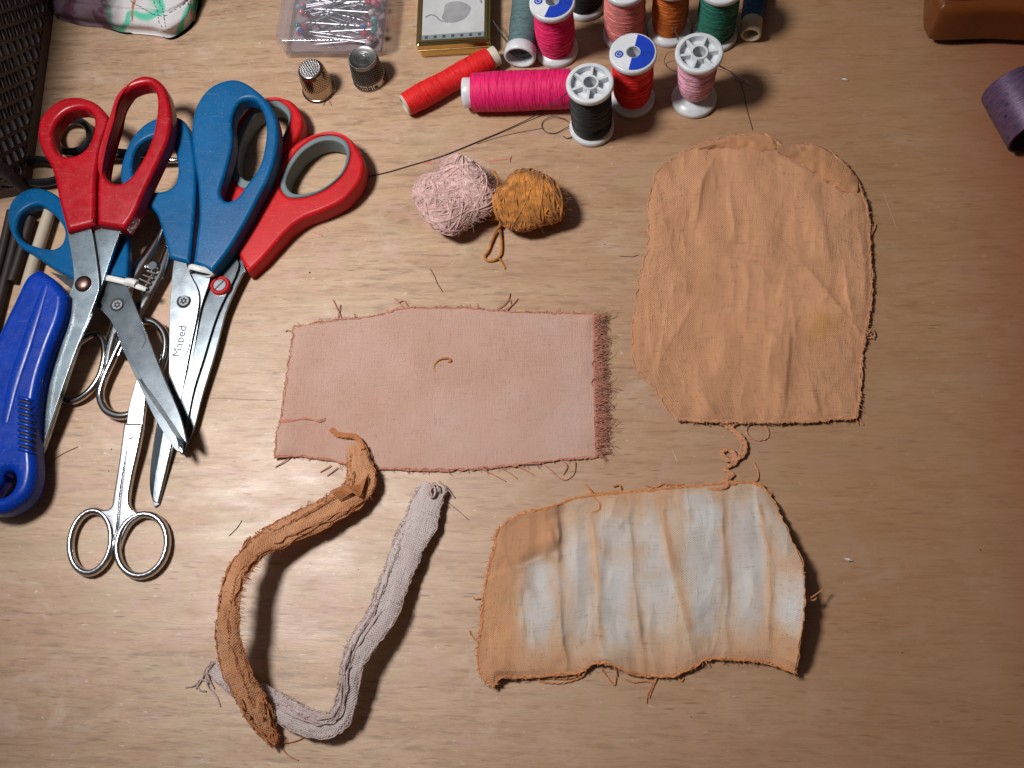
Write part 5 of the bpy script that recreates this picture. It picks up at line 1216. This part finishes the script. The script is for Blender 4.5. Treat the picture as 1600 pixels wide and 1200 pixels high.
def strip(name, path, widths, thick, mat, seed, label, seams=((.32, 1.0), (-.28, .5)), nsec=34, layers=()):
    ctr = catmull([p for p in path], False, 14); N = len(ctr)
    wd = np.interp(np.linspace(0, 1, N), np.linspace(0, 1, len(widths)), widths); n1, n2 = vnoise(seed), vnoise(seed+1)
    W = np.array([P(*c) for c in ctr]); T, S, U = frames(W, up=np.array([0, 0, 1.]))
    a = np.linspace(0, 2*np.pi, nsec, endpoint=False); s = np.r_[0, np.cumsum(np.linalg.norm(np.diff(W, axis=0), axis=1))]
    V = np.zeros((N, nsec, 3)); UV = np.zeros((N, nsec, 2))
    for i in range(N):
        x = np.cos(a)*wd[i]*.5; xs = np.cos(a); zz = np.sin(a)*thick*.5
        env = np.sqrt(np.clip(1-xs**2, 0, 1))
        fold = 0
        for (c, am) in seams:
            cc = c + .25*n1(s[i]/18, c*7+3); fold = fold + am*np.exp(-((xs-cc)/.16)**2) - .7*am*np.exp(-((xs-cc-.22)/.10)**2)
        wr = 1.5*n2(xs*2.2+9, np.full(nsec, s[i]/6.)) + .8*n1(xs*5+3, np.full(nsec, s[i]/2.8))
        up_ = np.where(np.sin(a) > -.05, 1., .3)
        zz = zz + up_*env*(fold*.45 + wr*.6)*.8
        x = x*(1 + .10*n1(np.full(nsec, s[i]/7.), np.sign(xs)*2+5))
        V[i] = W[i] + x[:, None]*S[i] + zz[:, None]*np.array([0, 0, 1.]) ; UV[i, :, 0] = np.cos(a)*wd[i]*.5 + np.where(np.sin(a) < 0, 1.5, 0); UV[i, :, 1] = s[i]
    V[..., 2] = np.maximum(V[..., 2], .15)
    mb = MB(); f = [(i*nsec+q, i*nsec+(q+1) % nsec, (i+1)*nsec+(q+1) % nsec, (i+1)*nsec+q) for i in range(N-1) for q in range(nsec)]
    f += [tuple(range(nsec))[::-1], tuple((N-1)*nsec+q for q in range(nsec))]
    mb.add(V.reshape(-1, 3), f); uvl = [UV.reshape(-1, 2)]; EDGES[seed] = []
    for k, (u0, u1, bs, f0, f1, am) in enumerate(layers): EDGES[seed] += list(ribbon(mb, uvl, W, S, wd, u0, u1, bs, seed+10*k+3, int(f0*N), int(f1*N), am))
    o = solo(name, mb, mat, label, 'cloth strip', 'folded cloth strips', uvs=np.concatenate(uvl), ang=180); OFF[o.name] = np.array(o.location)*1000
    return o, W, S, wd, V
po = [(556,694,4),(560,722,5),(565,748,6),(553,773,7),(520,794,8),(480,814,9),(440,834,11),(408,851,14),(384,876,18),(367,905,21),(359,945,23),(357,985,21),(363,1025,17),(378,1065,14),(398,1105,10),(415,1135,6),(433,1162,3)]
px2mm = .285
M['ostrip'] = cloth('rust_orange_muslin', ((.47, .205, .095), (.57, .27, .135), (.63, .33, .18)), period=1.15, blot=60, contrast=1.15, amp=.0004)
M['gstrip'] = cloth('grey_pink_muslin', ((.54, .43, .41), (.61, .51, .49), (.65, .56, .545)), period=1.15, blot=60, contrast=1.1, amp=.0004)
so, Wo, So, wo_, Vo = strip('cloth_strip', po, [w_*px2mm*.88 for w_ in (30,40,50,48,46,46,42,42,34,34,32,38,42,40,40,32,14)], 1.7, M['ostrip'], 61, 'rust orange folded cloth strip curving down from the pink cloth', layers=((-1.08, .75, 1.3, .02, .5, 1.), (.45, 1.1, 1.9, .06, .42, .9), (-.75, 1.08, 1.3, .44, .97, .9), (-1.1, -.25, 2.0, .5, .93, 1.), (-.8, .7, 2.5, .84, .99, 1.6)))
mb = MB()
def side_line(W, S, wd, k, dz, i0, i1, seed, wob=.8):
    nz = vnoise(seed); i = np.arange(i0, i1); L = W[i] + S[i]*(k*wd[i]*.5)[:, None]; L = L + np.stack([nz(i*.22, i*0), nz(i*.22, i*0+4), nz(i*.25, i*0+8)], 1)*wob; L[:, 2] = np.maximum(L[:, 2]+dz, .3); return L
N = len(Wo); sgn = 1 if np.mean((Wo[:, 0] + So[:, 0])-Wo[:, 0]) > 0 else -1
rs = np.random.RandomState(4)
for k in range(11):
    i0 = int(rs.uniform(.1, .45)*N); i1 = i0 + int(rs.uniform(.1, .26)*N); L = side_line(Wo, So, wo_, rs.choice([-1, 1])*rs.uniform(.45, 1.05), rs.uniform(-.8, 2.6), i0, min(N, i1), 70+k, 1.5); tube(mb, L, rs.uniform(.18, .36), 5)
for k in range(14):
    i0 = int(rs.uniform(.84, .93)*N); L = side_line(Wo, So, wo_, rs.uniform(-1, 1), rs.uniform(1, 2.8), i0, N, 90+k, 2.6); tube(mb, L, rs.uniform(.2, .5), 5)
for sd in (-1, 1):
    L = side_line(Wo, So, wo_, sd, 0, 10, N-4, 7, .4); fringe(mb, L, 90, .5, 2.2, .14, None, 15+sd, jit=1.2)
    selvedge(mb, L[:int(N*.5)], .4, 33+sd, 2)
twist(mb, [(518,671,2.),(528,679,2.2),(541,681,2.6),(553,682,3),(563,690,3.6),(568,703,5)], 1.1, 2, 5)
tube(mb, pxline([(436,1150,2),(442,1160,.8),(462,1158,.5),(480,1150,.5),(494,1146,.5)]), .3, 5)
for k in range(8): tube(mb, pxline([(516+k*2,768+k*2,10.5),(530+k*3,762+k,11.5),(548+k*2,760+k*2,11),(566+k,752-k,9.5),(577,740+k*3,7)]), .3, 5)
tube(mb, pxline([(430,1152,3),(438,1165,1),(450,1180,.5),(466,1188,.4)]), .25, 5)
for k_, L_ in enumerate(EDGES[61]): fringe(mb, L_, 60, .4, 1.6, .12, None, 300+k_, jit=1.3); selvedge(mb, L_, .26, 300+k_, 2)
build('frayed_threads', mb, fibre('rust_orange_ends', (.46, .18, .07)), so)
pg_ = [(677,757,3.2),(667,785,4.2),(655,818,5),(640,850,5.8),(626,885,6.4),(611,925,8),(596,962,9.5),(570,1000,11),(552,1035,12),(545,1070,11),(540,1103,9),(522,1130,7),(487,1132,5.5),(445,1112,4.5),(405,1090,3.6),(372,1068,3),(348,1052,2.6),(336,1040,2.2)]
sg_, Wg, Sg, wg, Vg = strip('cloth_strip', pg_, [w_*px2mm*.86 for w_ in (50,58,58,54,50,48,44,42,34,32,32,34,40,40,40,36,32,24)], 1.7, M['gstrip'], 81, 'pale grey pink folded cloth strip passing under the orange one', layers=((-1.08, .9, 1.3, .01, .5, .7), (.6, 1.1, 1.9, .14, .55, .8), (-1.05, .7, 1.4, .46, .98, .9), (.35, 1.1, 2.0, .42, .9, .9)), seams=((.42, .9), (-.35, .6), (.75, .8)))
mb = MB(); N = len(Wg)
for k in range(3): a = np.linspace(0, 7+k, 40); r_ = np.linspace(4.2-k*.7, 1.4, 40); c = P(676, 768, 6.6); tube(mb, np.stack([c[0]+r_*.62*np.cos(a+k), c[1]+r_*1.15*np.sin(a+k), np.full(40, 6.3)+.25*np.sin(a*3)+k*.15], 1), .42, 5)
for sd, n_ in ((1, 130), (-1, 20)):
    L = side_line(Wg, Sg, wg, sd, 0, 4, N-4, 17, .3); fringe(mb, L, n_, .4, 1.5, .13, None, 25+sd, jit=1.1)
    selvedge(mb, L[int(N*.15):], .38, 43+sd, 2)
for k in range(5):
    i0 = int(rs.uniform(.3, .5)*N); L = side_line(Wg, Sg, wg, rs.uniform(.1, .9), rs.uniform(1.6, 3), i0, i0+int(.3*N), 170+k, 1.); tube(mb, L, .32, 5)
for pts in ([(330,1040,3),(324,1050,2),(322,1062,1.5),(326,1075,1),(338,1088,.5),(344,1104,.4)], [(326,1066,1.5),(314,1062,.8),(308,1068,.5),(312,1078,.5),(322,1080,.6)], [(310,1066,.6),(302,1072,.5),(290,1074,.4)], [(334,1036,3),(322,1044,2),(316,1060,.8),(306,1076,.5)], [(336,1034,3),(328,1036,2.2),(325,1056,1.6),(334,1076,.8)], [(686,752,5),(700,765,2),(710,778,.5)]):
    twist(mb, pts, .34, 8)
for k_, L_ in enumerate(EDGES[81]): fringe(mb, L_, 55, .3, 1.3, .11, None, 400+k_, jit=1.3); selvedge(mb, L_, .24, 400+k_, 2)
build('frayed_threads', mb, M['greyth'], sg_)
